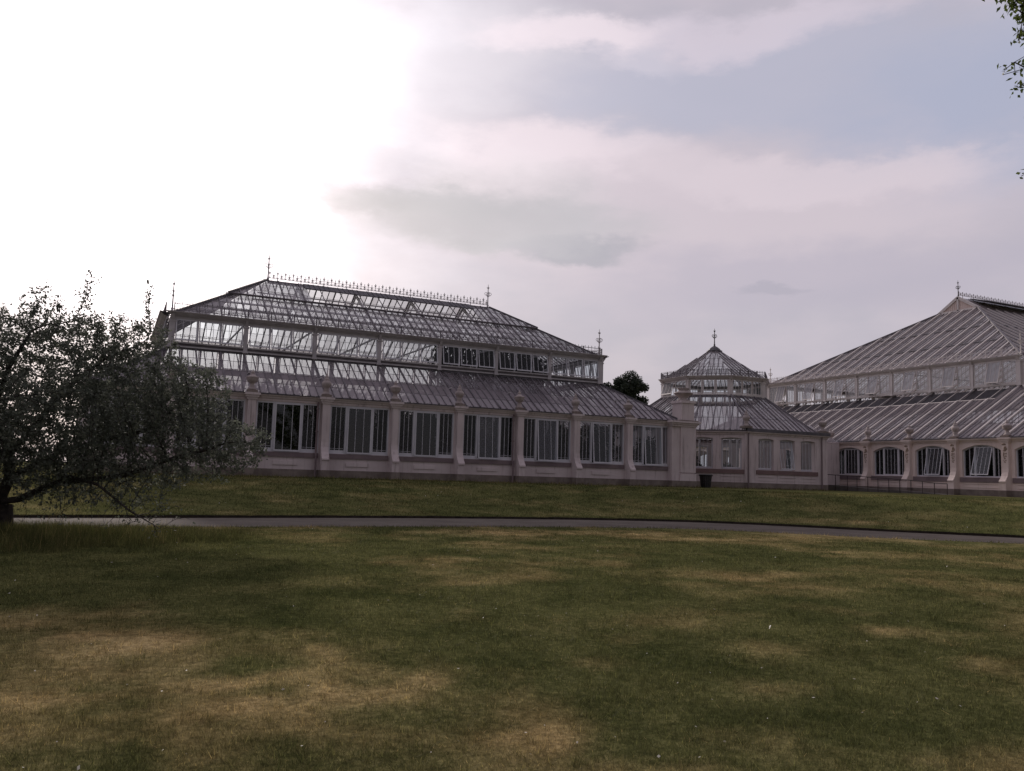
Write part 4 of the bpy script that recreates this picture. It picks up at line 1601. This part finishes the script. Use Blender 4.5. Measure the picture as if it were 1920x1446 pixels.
def grow_lawn():
    n = 480000
    r = 4.0 * (26.0 / 4.0) ** rng.random(n)
    a = math.atan2(_f.x, _f.y) + rng.uniform(-0.66, 0.66, n)
    x, y = CAM.x + r * np.sin(a), CAM.y + r * np.cos(a)
    k = (y < ne(x) - 0.03)
    x, y, r = x[k], y[k], r[k]
    h = rng.uniform(0.012, 0.036, len(x)) * (1 + r * 0.025)
    d = dry_and_shade(x, y)
    h *= (1.15 - 0.5 * d) * (0.7 + 0.6 * fbm(x * 2.2, y * 2.2, 3))
    w = 0.0026 + 0.00045 * r
    V1, D1, R1 = blades(x, y, h, w, 0.75)
    # rougher tufts and bleached stalks standing out of the mown grass
    n = 5200
    r = 4.2 * (24.0 / 4.2) ** rng.random(n)
    a = math.atan2(_f.x, _f.y) + rng.uniform(-0.64, 0.64, n)
    cx, cy = CAM.x + r * np.sin(a), CAM.y + r * np.cos(a)
    kk = np.repeat(np.arange(n), 9)
    x, y, r = cx[kk] + rng.normal(0, 0.028, len(kk)), cy[kk] + rng.normal(0, 0.028, len(kk)), r[kk]
    k = (y < ne(x) - 0.03)
    x, y, r = x[k], y[k], r[k]
    V5, D5, R5 = blades(x, y, rng.uniform(0.03, 0.075, len(x)) * (1 + r * 0.012), 0.003 + 0.0004 * r, 0.8, -0.1)
    n = 2200
    r = 4.2 * (24.0 / 4.2) ** rng.random(n)
    a = math.atan2(_f.x, _f.y) + rng.uniform(-0.64, 0.64, n)
    x, y = CAM.x + r * np.sin(a), CAM.y + r * np.cos(a)
    k = (y < ne(x) - 0.03)
    x, y, r = x[k], y[k], r[k]
    V6, D6, R6 = blades(x, y, rng.uniform(0.012, 0.035, len(x)), 0.003 + 0.0004 * r, 1.6, 0.7)
    R6 = 0.85 + 0.15 * R6
    # bank, coarser
    n = 120000
    x = rng.uniform(-42, 22, n)
    t = 16 * rng.random(n) ** 0.8
    y = fe(x) + 0.02 + t
    k = (y < -0.9) & ((x < 20.3) | (y < -13))
    x, y = x[k], y[k]
    h = rng.uniform(0.03, 0.11, len(x)) * (0.6 + 0.8 * fbm(x * 0.8, y * 0.8, 3))
    V2, D2, R2 = blades(x, y, h, np.full(len(x), 0.024), 0.7)
    # tufts along both path edges and the foot of the walls
    n = 9000
    x = rng.uniform(-42, 0, n)
    y = np.where(rng.random(n) < 0.5, ne(x) - 0.02 - np.abs(rng.normal(0, 0.06, n)), fe(x) + 0.02 + np.abs(rng.normal(0, 0.05, n)))
    V3, D3, R3 = blades(x, y, rng.uniform(0.03, 0.10, n), np.full(n, 0.014), 0.9)
    n = 5000
    x = rng.uniform(-36, 14.5, n)
    y = np.where(x < 1.0, -0.75, 1.2) - np.abs(rng.normal(0, 0.35, n))
    V4, D4, R4 = blades(x, y, rng.uniform(0.05, 0.22, n), np.full(n, 0.022), 0.6, 0.15)
    o = tri_mesh('grass', np.concatenate([V1, V2, V3, V4, V5, V6]), 'blade', dict(dry=np.concatenate([D1, D2, D3, D4, D5, D6]), rnd=np.concatenate([R1, R2, R3, R4, R5, R6])))
    tag(o, 'short mown grass blades over the lawn and bank', 'grass', kind='stuff')
    # uncut grass under the tree
    n = 60000
    a, q = rng.uniform(0, 2 * math.pi, n), rng.random(n) ** 0.62
    x = -34.6 + np.cos(a) * q * 5.8
    y = -24.8 + np.sin(a) * q * 4.0
    k = (y < ne(x) - 0.02) & (q + (fbm(x * 1.3, y * 1.3, 3) - 0.5) * 0.9 < 0.9 - 0.3 * rng.random(n))
    x, y, q = x[k], y[k], q[k]
    h = rng.uniform(0.08, 0.34, len(x)) * (1.1 - 0.85 * q ** 1.5)
    tall = rng.random(len(x)) < 0.025
    h = np.where(tall, h * 1.3 + 0.10, h)
    V, Dd, Rr = blades(x, y, h, np.where(tall, 0.007, 0.010), 0.45)
    Dd = np.where(tall, 0.6, Dd * 0.3 + 0.03)
    o = tri_mesh('long_grass', V, 'blade', dict(dry=Dd, rnd=Rr * 0.8))
    tag(o, 'tall uncut grass growing round the foot of the leafy tree', 'long grass', kind='stuff')
    # pale specks: fallen petals and leaves
    n = 190
    r = 4.3 * (24.0 / 4.3) ** rng.random(n)
    a = math.atan2(_f.x, _f.y) + rng.uniform(-0.62, 0.62, n)
    x, y = CAM.x + r * np.sin(a), CAM.y + r * np.cos(a)
    x2 = rng.uniform(-36, 6, 110)
    y2 = fe(x2) + rng.uniform(0.2, 9, 110)
    x, y = np.concatenate([x, x2]), np.concatenate([y, y2])
    rr = np.concatenate([r, np.full(110, 26.0)])
    k = keep_grass(x, y)
    x, y, rr = x[k], y[k], rr[k]
    z = ground_z(x, y) + rng.uniform(0.012, 0.035, len(x)) + np.where(rr > 25, 0.04, 0)
    s = rng.uniform(0.002, 0.006, len(x)) * (1 + rr * 0.08)
    th = rng.uniform(0, 6.28, len(x))
    e = np.stack([np.cos(th) * s * 1.6, np.sin(th) * s * 1.6, rng.normal(0, 0.4, len(x)) * s], -1)
    f = np.stack([-np.sin(th) * s * 0.8, np.cos(th) * s * 0.8, rng.normal(0, 0.6, len(x)) * s], -1)
    c = np.stack([x, y, z], -1)
    o = tri_mesh('fallen_petals', np.stack([c - e, c + f, c + e, c - f], 1), 'straw', dict(rnd=rng.random(len(x))), 4)
    tag(o, 'tiny pale petals and leaf scraps scattered over the grass', 'petals', kind='stuff')


grow_lawn()


# ------------------------------------------------------------------ trees
def colonize(seedpts, seedpar, blobs, n_attr, step, infl, kill, rs, iters=160, gravity=0.0):
    """space colonization: twigs reach for points scattered through the crown"""
    A = []
    tot = sum(b[6] for b in blobs)
    for (cx, cy, cz, rx, ry, rz, w) in blobs:
        m = int(n_attr * w / tot)
        p = rs.normal(size=(m, 3))
        p /= np.linalg.norm(p, axis=1)[:, None]
        p *= (rs.random(m) ** (1 / 2.4))[:, None]
        A.append(p * [rx, ry, rz] + [cx, cy, cz])
    A = np.concatenate(A)
    P = [np.array(p, float) for p in seedpts]
    par = list(seedpar)
    best = np.full(len(A), 1e9)
    who = np.zeros(len(A), int)
    start = 0
    for it in range(iters):
        new = np.array(P[start:])
        if len(new) == 0:
            break
        for i0 in range(0, len(new), 400):
            d = np.linalg.norm(A[:, None, :] - new[None, i0:i0 + 400, :], axis=2)
            j = d.argmin(1)
            dd = d[np.arange(len(A)), j]
            u = dd < best
            best[u] = dd[u]
            who[u] = start + i0 + j[u]
        start = len(P)
        live = best > kill
        A, best, who = A[live], best[live], who[live]
        if len(A) == 0:
            break
        act = best < infl
        if not act.any():
            break
        acc = {}
        Pa = np.array(P)
        vec = A[act] - Pa[who[act]]
        vec /= np.linalg.norm(vec, axis=1)[:, None] + 1e-9
        ids = who[act]
        sm = np.zeros((len(P), 3))
        np.add.at(sm, ids, vec)
        for i in np.unique(ids):
            v = sm[i] + rs.normal(0, 0.25, 3) + np.array([0, 0, gravity])
            nv = np.linalg.norm(v)
            if nv > 1e-6:
                q = P[i] + v / nv * step
                P.append(q)
                par.append(int(i))
    return np.array(P), np.array(par)


def limb(pts, par0, P, par, step):
    """append a polyline to the skeleton, returns the last index"""
    last = par0
    for a, b in zip(pts, pts[1:]):
        a, b = np.array(a, float), np.array(b, float)
        n = max(1, int(np.linalg.norm(b - a) / step))
        for k in range(1, n + 1):
            P.append(a + (b - a) * k / n)
            par.append(last)
            last = len(P) - 1
    return last


def radii(P, par, r0, tip, ex=2.3):
    n = len(P)
    acc = np.zeros(n)
    nch = np.bincount(par[par >= 0], minlength=n)
    for i in range(n - 1, -1, -1):
        if acc[i] == 0:
            acc[i] = tip ** ex
        if par[i] >= 0:
            acc[par[i]] += acc[i]
    r = acc ** (1 / ex)
    r *= 1.0
    return np.minimum(r, r0), nch


def wood(P, par, r, mb, thick=0.02):
    for i in range(len(P)):
        j = par[i]
        if j < 0:
            continue
        n = 8 if r[i] > 0.06 else (5 if r[i] > thick else 3)
        mb.tube([tuple(P[j]), tuple(P[i])], [min(r[j], r[i] * 1.25), r[i]], n, 0, False)


def leaves(C, dirs, L, Wd, rs, droop=0.2):
    """rhombic leaves at points C growing along dirs, as quads"""
    n = len(C)
    d = dirs + rs.normal(0, 0.7, (n, 3)) + [0, 0, -droop]
    d /= np.linalg.norm(d, axis=1)[:, None]
    s = np.cross(d, rs.normal(size=(n, 3)) + [0, 0, 1.2])
    s /= np.linalg.norm(s, axis=1)[:, None] + 1e-9
    nn = np.cross(s, d)
    l = (L * rs.uniform(0.6, 1.25, n))[:, None]
    w = (Wd * rs.uniform(0.7, 1.2, n))[:, None]
    m = C + d * l * 0.45 + nn * l * 0.08
    return np.stack([C, m + s * w / 2, C + d * l, m - s * w / 2], 1)


def apple_tree():
    rs = np.random.default_rng(21)
    base = Vector((-34.97, -23.73, -1.47))
    root = empty('leafy_tree', base, 'low spreading tree with small grey green leaves and drooping twigs, at the left edge', 'tree')
    rx, ry = np.array([0.9018, -0.4321]), np.array([0.4321, 0.9018])

    def w(u, d, v):
        """u along the photo's right, d away from the viewer, v up"""
        q = rx * u + ry * d
        return (base.x + q[0], base.y + q[1], base.z + v)
    P, par = [np.array(w(0.0, 0, -0.15))], [-1]
    st = 0.14
    t1 = limb([w(0, 0, -0.15), w(0.02, 0, 0.35), w(-0.02, 0, 0.65)], 0, P, par, st)
    limb([w(-0.02, 0, 0.65), w(0.45, -0.1, 0.72), w(1.1, -0.2, 1.02), w(1.9, -0.3, 1.16), w(2.7, -0.3, 1.28), w(3.6, -0.4, 1.62), w(4.5, -0.3, 1.9)], t1, P, par, st)
    t2 = limb([w(-0.02, 0, 0.65), w(0.1, 0.1, 1.15), w(0.05, 0.1, 1.6)], t1, P, par, st)
    limb([w(0.1, 0.1, 1.15), w(0.9, 0.4, 1.7), w(1.7, 0.6, 2.0), w(2.7, 0.6, 2.25), w(3.3, 0.6, 2.8)], t2 - 3, P, par, st)
    limb([w(0.05, 0.1, 1.6), w(0.6, 0.1, 2.4), w(1.3, -0.1, 3.1), w(2.0, -0.1, 3.7)], t2, P, par, st)
    limb([w(0.05, 0.1, 1.6), w(-0.2, -0.2, 2.5), w(0.1, -0.3, 3.4), w(0.5, -0.3, 4.2)], t2, P, par, st)
    limb([w(-0.02, 0, 0.65), w(-0.7, -0.3, 1.2), w(-1.7, -0.4, 1.9), w(-2.7, -0.4, 2.4)], t1, P, par, st)
    limb([w(0.05, 0.1, 1.6), w(-0.5, 1.0, 2.2), w(-0.7, 1.9, 2.8)], t2, P, par, st)
    limb([w(0.05, 0.1, 1.6), w(0.4, -1.0, 2.1), w(0.8, -1.8, 2.6)], t2, P, par, st)
    limb([w(1.1, -0.2, 1.02), w(1.8, -0.9, 1.25), w(2.6, -1.2, 1.1), w(3.3, -1.3, 0.62), w(3.9, -1.3, 0.3)], t1 + 8, P, par, st)
    bl = []

    def blob(u, d, v, ru, rd, rv, wt):
        c = w(u, d, v)
        bl.append((c[0], c[1], c[2], ru, rd, rv, wt))
    blob(0.6, 0.0, 3.0, 2.6, 2.2, 1.55, 30)
    blob(2.6, 0.0, 2.9, 1.6, 1.8, 1.15, 20)
    blob(-2.0, 0.0, 2.6, 2.2, 2.0, 1.5, 17)
    blob(2.2, 0.0, 4.05, 1.25, 1.2, 0.7, 8)
    blob(0.3, 0.2, 4.1, 1.7, 1.4, 0.75, 9)
    blob(3.6, 0.0, 3.0, 1.15, 1.3, 0.8, 7)
    blob(4.4, -0.2, 2.0, 1.3, 1.2, 0.65, 9)
    blob(3.2, -0.3, 1.5, 1.8, 1.6, 0.55, 9)
    blob(0.5, -0.9, 1.7, 1.8, 1.3, 0.7, 9)
    blob(2.6, -0.8, 0.75, 1.4, 1.0, 0.55, 2.2)
    blob(3.5, -0.8, 0.45, 0.9, 0.7, 0.35, 1.2)
    blob(1.4, -0.5, 0.45, 0.8, 0.6, 0.3, 0.8)
    blob(-0.9, -0.6, 1.6, 1.5, 1.3, 0.8, 7)
    blob(1.0, -1.5, 1.7, 1.7, 0.9, 0.9, 10)
    blob(2.2, -1.4, 2.3, 1.7, 0.9, 1.2, 12)
    blob(-0.3, -1.6, 2.6, 1.8, 0.9, 1.5, 14)
    blob(0.4, 0.9, 1.4, 1.6, 1.0, 0.6, 6)
    blob(1.45, 0.0, 5.1, 0.22, 0.2, 0.65, 0.7)
    blob(2.75, 0.0, 4.95, 0.16, 0.2, 0.55, 0.5)
    blob(0.5, 0.0, 4.95, 0.5, 0.4, 0.35, 0.7)
    P, par = colonize(P, par, bl, 15000, 0.12, 0.9, 0.145, rs, 130, -0.08)
    r, nch = radii(P, par, 0.27, 0.0036, 2.2)
    tb, cb = MB(), MB()
    big = r > 0.05
    for i in range(len(P)):
        j = par[i]
        if j < 0:
            continue
        n = 10 if r[i] > 0.06 else (5 if r[i] > 0.015 else 3)
        (tb if big[i] else cb).tube([tuple(P[j]), tuple(P[i])], [min(max(r[j], r[i]), r[i] * 1.2), r[i]], n, 0, False)
    tb.lathe((base.x, base.y, base.z - 0.12), [(0.36, 0), (0.31, 0.18), (0.28, 0.4), (0.26, 0.6), (0.24, 0.72)], 14)
    tb.build('trunk', 'bark', root, True)
    cr = cb.build('twigs', 'bark', root)
    fine = np.where((r < 0.016) & (par >= 0))[0]
    v = P[fine, 2] - base.z
    rep = np.where(v < 0.7, rs.integers(0, 2, len(fine)), np.where(v < 1.4, rs.integers(4, 10, len(fine)), rs.integers(7, 13, len(fine))))
    k = np.repeat(fine, rep)
    C = P[k] + (P[par[k]] - P[k]) * rs.random((len(k), 1)) + rs.normal(0, 0.045, (len(k), 3))
    dr = P[k] - P[par[k]]
    dr /= np.linalg.norm(dr, axis=1)[:, None] + 1e-9
    V = leaves(C, dr, 0.076, 0.044, rs)
    o = tri_mesh('crown', V, 'leaf', dict(rnd=rs.random(len(V)) ** 2), 4, root)
    print('apple tree', len(P), 'nodes', len(V), 'leaves')


apple_tree()


def far_tree(name, loc, h, cz, rad, label, seed, n=9000, leaf=0.34, lumps=16, squash=1.0):
    rs = np.random.default_rng(seed)
    root = empty(name, loc, label, 'tree', 'trees beyond the glasshouses')
    x, y, z = loc
    b = MB()
    b.tube([(x, y, z - 0.3), (x, y, z + h * 0.3), (x + 0.2, y, cz)], [0.45, 0.36, 0.15], 8)
    for k in range(9):
        a = rs.uniform(0, 6.28)
        e = rs.uniform(0.4, 0.85)
        b.tube([(x + 0.1, y, z + h * rs.uniform(0.3, 0.55)), (x + math.cos(a) * rad * e * 0.5, y + math.sin(a) * rad * e * 0.5, cz - rad * 0.2), (x + math.cos(a) * rad * e, y + math.sin(a) * rad * e, cz + rad * rs.uniform(-0.3, 0.5))], [0.16, 0.10, 0.04], 5)
    b.build('trunk', 'bark', root)
    Cs = []
    for k in range(lumps):
        p = rs.normal(size=3)
        p /= np.linalg.norm(p)
        p *= rs.uniform(0.35, 0.78) * rad
        p[2] *= squash
        lr = rad * rs.uniform(0.24, 0.42)
        m = n // lumps
        q = rs.normal(size=(m, 3))
        q /= np.linalg.norm(q, axis=1)[:, None]
        q *= (lr * rs.random(m) ** 0.4)[:, None]
        Cs.append(q * [1, 1, 0.8] + p + [x, y, cz])
    C = np.concatenate(Cs)
    V = leaves(C, rs.normal(size=C.shape) * 0.5, leaf, leaf * 0.6, rs)
    tri_mesh('crown', V, 'farleaf', dict(rnd=rs.random(len(V)) ** 1.5), 4, root)
    return root


far_tree('broad_tree', (35.7, 60.0, -0.4), 15, 12.9, 3.25, 'round dark green tree standing alone beyond the long glasshouse roof', 5, 15000, 0.3, 26, 1.1)
far_tree('broad_tree', (31.6, 60.0, -0.4), 13, 12.3, 2.0, 'small tree top just showing at the right end of the long glasshouse', 6, 3500, 0.32, 10)
far_tree('broad_tree', (53.4, 50.0, -0.4), 14, 12.2, 3.0, 'dark tree glimpsed between the octagon and the tallest glasshouse', 8, 9000)


def overhanging_tree():
    rs = np.random.default_rng(12)
    base = Vector((-16.2, -38.6, -1.47))
    root = empty('overhanging_tree', base, 'leafy branches of a tall tree hanging into the top right corner', 'tree')
    P, par = [np.array((base.x, base.y, base.z - 0.2))], [-1]
    st = 0.2
    top = limb([P[0], (-16.3, -38.5, 2.0), (-16.6, -38.4, 5.0), (-16.5, -38.3, 9.0)], 0, P, par, st)

    def near(z):
        return int(np.argmin([abs(q[2] - z) + abs(q[0] + 16.4) for q in P[:top + 1]]))
    T = [((-22.02, -36.92, 7.16), 3.2), ((-21.70, -36.91, 6.98), 3.0), ((-21.55, -36.9, 6.68), 3.6), ((-21.64, -36.85, 6.19), 3.0), ((-21.36, -36.87, 5.98), 3.4), ((-21.22, -36.80, 4.68), 2.6),
         ((-20.9, -37.0, 7.2), 4.2), ((-20.6, -36.6, 6.6), 4.0), ((-20.4, -37.2, 5.6), 3.6), ((-19.8, -36.4, 7.8), 5.0), ((-19.4, -37.6, 6.8), 4.5), ((-19.0, -36.2, 5.4), 3.5),
         ((-18.2, -37.0, 8.6), 6), ((-17.0, -36.2, 9.8), 6), ((-15.2, -37.0, 9.6), 6), ((-14.2, -38.6, 8.4), 5), ((-15.0, -40.0, 7.6), 5), ((-16.8, -40.0, 8.6), 5), ((-13.8, -37.4, 6.8), 4)]
    ends = []
    for t, z0 in T:
        i = near(z0)
        a = np.array(P[i])
        t = np.array(t)
        mid = a * 0.45 + t * 0.55 + [0, 0, 0.5]
        ends.append((i, limb([a, mid, t], i, P, par, st)))
    # twigs round the branch ends
    for i, e in ends:
        vis = P[e][0] < -21.2
        chain = []
        q = e
        while q >= 0 and len(chain) < (5 if vis else 14):
            chain.append(q)
            q = par[q]
        for c in chain:
            for _ in range(3 if vis else 6):
                d = rs.normal(size=3) * [1, 1, 0.7]
                d /= np.linalg.norm(d)
                s = rs.uniform(0.15, 0.30 if vis else 0.8)
                limb([P[c], P[c] + d * s], c, P, par, 0.12)
    P, par = np.array(P), np.array(par)
    r, nch = radii(P, par, 0.22, 0.006, 2.2)
    tb = MB()
    wood(P, par, r, tb)
    tb.build('trunk', 'bark', root, True)
    fine = np.where((r < 0.014) & (par >= 0))[0]
    dens = np.where(P[fine, 0] < -21.2, 12, 14)
    # the middle sprig is nearly bare
    sp = (P[fine, 0] < -21.2) & (np.abs(P[fine, 2] - 6.17) < 0.22)
    dens = np.where(sp, 3, dens)
    k = np.repeat(fine, dens)
    C = P[k] + (P[par[k]] - P[k]) * rs.random((len(k), 1)) + rs.normal(0, 0.05, (len(k), 3))
    V = leaves(C, rs.normal(size=C.shape) * 0.6, 0.085, 0.045, rs, 0.5)
    tri_mesh('crown', V, 'leaf2', dict(rnd=rs.random(len(V)) ** 1.3), 4, root)


overhanging_tree()


# ------------------------------------------------------------------ plants under glass
def shrub_proto(kind, seed):
    """unit plant at the origin, about 1 m of radius, returned as (mesh stem, mesh foliage)"""
    rs = np.random.default_rng(seed)
    b = MB()
    if kind == 'shrub':
        C = []
        for k in range(14):
            a, rr, z = rs.uniform(0, 6.28), rs.uniform(0.1, 0.75), rs.uniform(0.35, 2.3)
            p = np.array([math.cos(a) * rr, math.sin(a) * rr, z])
            b.tube([(0, 0, 0), tuple(p * [0.4, 0.4, 0.6]), tuple(p)], [0.05, 0.03, 0.012], 5)
            q = rs.normal(size=(170, 3))
            q /= np.linalg.norm(q, axis=1)[:, None]
            C.append(q * (0.42 * rs.random(170) ** 0.45)[:, None] + p)
        C = np.concatenate(C)
        V = leaves(C, rs.normal(size=C.shape) * 0.5 + [0, 0, 0.3], 0.20, 0.10, rs)
    else:
        h = 2.4
        b.tube([(0, 0, 0), (0.05, 0, h * 0.5), (0, 0, h)], [0.14, 0.11, 0.10], 8)
        V = []
        for k in range(22):
            a = k * 2.4
            el = rs.uniform(0.1, 1.2)
            pts = []
            for i in range(9):
                t = i / 8
                rr = 1.5 * t * math.cos(el * (1 - t * 0.7))
                pts.append(np.array([math.cos(a) * rr, math.sin(a) * rr, h + 1.3 * t * math.sin(el) - 0.9 * t * t]))
            for p, q in zip(pts, pts[1:]):
                for sg in (-1, 1):
                    for m in range(2):
                        c = p + (q - p) * m / 2
                        side = np.array([-math.sin(a), math.cos(a), -0.35 * sg * 0]) * sg
                        e = c + side * 0.34 + (q - p) * 0.8 + np.array([0, 0, -0.12])
                        wv = (q - p) * 0.28
                        V.append([c, c + wv, e, c])
        V = np.array(V)
        V[:, 3] = (V[:, 0] + V[:, 2]) / 2 - np.array([0, 0, 0.01])
    stem = b.build('stem', 'bark')
    fol = tri_mesh('foliage', np.array(V), 'plant', dict(rnd=rs.random(len(V))), 4)
    return stem, fol


PROTO = {k: shrub_proto(k, s) for k, s in (('shrub', 31), ('palm', 32))}
_used = set()


def plant(kind, x, y, s, sz, label, group):
    root = empty('indoor_palm' if kind == 'palm' else 'indoor_shrub', (x, y, GL), label, 'palm' if kind == 'palm' else 'shrub', group)
    for o in PROTO[kind]:
        c = o if (kind, o.name) not in _used and kind not in _used else o.copy()
        if c is not o:
            col.objects.link(c)
        c.parent = root
        c.matrix_parent_inverse = Matrix.Identity(4)
    _used.add(kind)
    root.rotation_euler.z = random.uniform(0, 6.28)
    root.scale = (s, s, sz)
    return root


GT = 'tall trees inside the long glasshouse'
LT = 'tall dark tree inside the long glasshouse filling its upper windows on the right'
GA, GC = 'plants inside the long glasshouse', 'plants inside the tallest glasshouse'
LA = 'dark leafy shrub behind the lower windows of the long glasshouse'
LP = 'palm with arching fronds under the roof of the long glasshouse'
LC = 'dark leafy shrub behind the arched windows of the tallest glasshouse'
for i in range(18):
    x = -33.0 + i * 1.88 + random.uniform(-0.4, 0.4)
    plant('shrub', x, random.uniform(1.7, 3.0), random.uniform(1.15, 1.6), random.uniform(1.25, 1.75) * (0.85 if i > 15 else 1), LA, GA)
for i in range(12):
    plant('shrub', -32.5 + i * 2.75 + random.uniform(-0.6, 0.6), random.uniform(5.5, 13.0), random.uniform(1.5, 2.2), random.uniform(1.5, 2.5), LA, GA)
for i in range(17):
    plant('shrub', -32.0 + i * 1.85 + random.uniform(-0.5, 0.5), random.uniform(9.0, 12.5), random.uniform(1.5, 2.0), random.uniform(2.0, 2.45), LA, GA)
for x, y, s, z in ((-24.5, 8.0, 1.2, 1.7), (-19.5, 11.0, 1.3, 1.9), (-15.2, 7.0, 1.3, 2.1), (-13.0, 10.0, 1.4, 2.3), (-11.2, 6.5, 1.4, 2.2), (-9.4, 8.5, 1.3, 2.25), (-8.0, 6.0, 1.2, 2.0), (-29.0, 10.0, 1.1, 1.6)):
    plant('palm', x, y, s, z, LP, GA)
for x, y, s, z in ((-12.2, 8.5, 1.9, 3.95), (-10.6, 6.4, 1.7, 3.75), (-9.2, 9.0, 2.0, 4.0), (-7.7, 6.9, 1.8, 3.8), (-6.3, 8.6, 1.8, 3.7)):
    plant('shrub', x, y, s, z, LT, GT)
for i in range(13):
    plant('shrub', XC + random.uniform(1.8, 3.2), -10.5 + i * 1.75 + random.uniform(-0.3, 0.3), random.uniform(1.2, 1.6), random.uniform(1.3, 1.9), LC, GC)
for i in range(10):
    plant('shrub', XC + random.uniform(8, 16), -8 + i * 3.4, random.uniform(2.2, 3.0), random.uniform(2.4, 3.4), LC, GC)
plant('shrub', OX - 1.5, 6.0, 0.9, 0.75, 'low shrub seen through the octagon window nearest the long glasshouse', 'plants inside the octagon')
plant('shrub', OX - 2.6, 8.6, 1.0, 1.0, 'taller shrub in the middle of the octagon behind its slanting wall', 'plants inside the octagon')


# ------------------------------------------------------------------ litter bin, ramp and its handrail
def litter_bin():
    x, y = 2.9, 0.75
    z = float(ground_z(np.array([x]), np.array([y]))[0])
    root = empty('litter_bin', (x, y, z), 'black slatted litter bin beside the large corner pier', 'litter bin')
    b = MB()
    n = 18
    for k in range(n):
        a = 2 * math.pi * k / n
        r0, r1 = 0.31, 0.40
        t = (-math.sin(a), math.cos(a), 0)
        b.bar((x + r0 * math.cos(a), y + r0 * math.sin(a), z + 0.05), (x + r1 * math.cos(a), y + r1 * math.sin(a), z + 0.80), 0.085, 0.02, (math.cos(a), math.sin(a), 0))
    b.lathe((x, y, z), [(0.0, 0.02), (0.30, 0.02), (0.30, 0.10), (0.0, 0.10)], 18)
    b.lathe((x, y, z), [(0.355, 0.40), (0.365, 0.40), (0.365, 0.44), (0.355, 0.44)], 18)
    b.build('slats', 'black', root)
    l = MB()
    l.lathe((x, y, z), [(0.29, 0.10), (0.36, 0.78), (0.33, 0.78), (0.27, 0.12)], 18)
    l.build('liner', 'lead', root)
    r = MB()
    r.lathe((x, y, z), [(0.36, 0.78), (0.46, 0.80), (0.47, 0.86), (0.40, 0.90), (0.30, 0.90), (0.30, 0.84), (0.36, 0.80)], 24)
    r.build('rim', 'black', root, True)


litter_bin()


def ramp_and_rail():
    xr = 19.05
    pts = [(4.9, 0.80, -0.02), (3.7, 0.77, -0.07), (2.77, 0.74, -0.12), (1.75, 0.69, -0.18), (0.82, 0.65, -0.22), (-0.15, 0.61, -0.22), (-1.1, 0.57, -0.24), (-2.05, 0.52, -0.28), (-3.0, 0.45, -0.33), (-3.95, 0.37, -0.38), (-4.95, 0.33, -0.45)]
    root = empty('ramp_handrail', (xr, 0, GL), 'thin dark handrail on posts sloping down along the ramp in front of the arched windows', 'handrail')
    h = MB()
    h.tube([(xr, y, zt) for y, zt, zb in pts], 0.028, 8)
    h.tube([(xr, y, zt) for y, zt, zb in ((4.9, 0.80, 0), (6.4, 0.86, 0))], 0.028, 8)
    h.build('rail', 'rail', root)
    for y, zt, zb in pts:
        p = MB()
        p.tube([(xr, y, GL - 0.2), (xr, y, zt)], 0.025, 8)
        p.build('post', 'rail', root)
    r = MB()
    prof = [(y, zb) for y, zt, zb in pts]
    prof = [(7.0, 0.05)] + prof
    for (ya, za), (yb, zb) in zip(prof, prof[1:]):
        r.poly([(xr + 0.1, ya, za), (xr + 0.1, yb, zb), (20.35, yb, zb), (20.35, ya, za)])
        r.poly([(xr + 0.1, ya, za), (xr + 0.1, yb, zb), (xr + 0.1, yb, -0.8), (xr + 0.1, ya, -0.8)])
    o = r.build('ramp', 'concrete')
    tag(o, 'low concrete ramp rising towards the octagon beside the arched windows', 'ramp', kind='structure')


ramp_and_rail()
print('objects', len(bpy.data.objects))
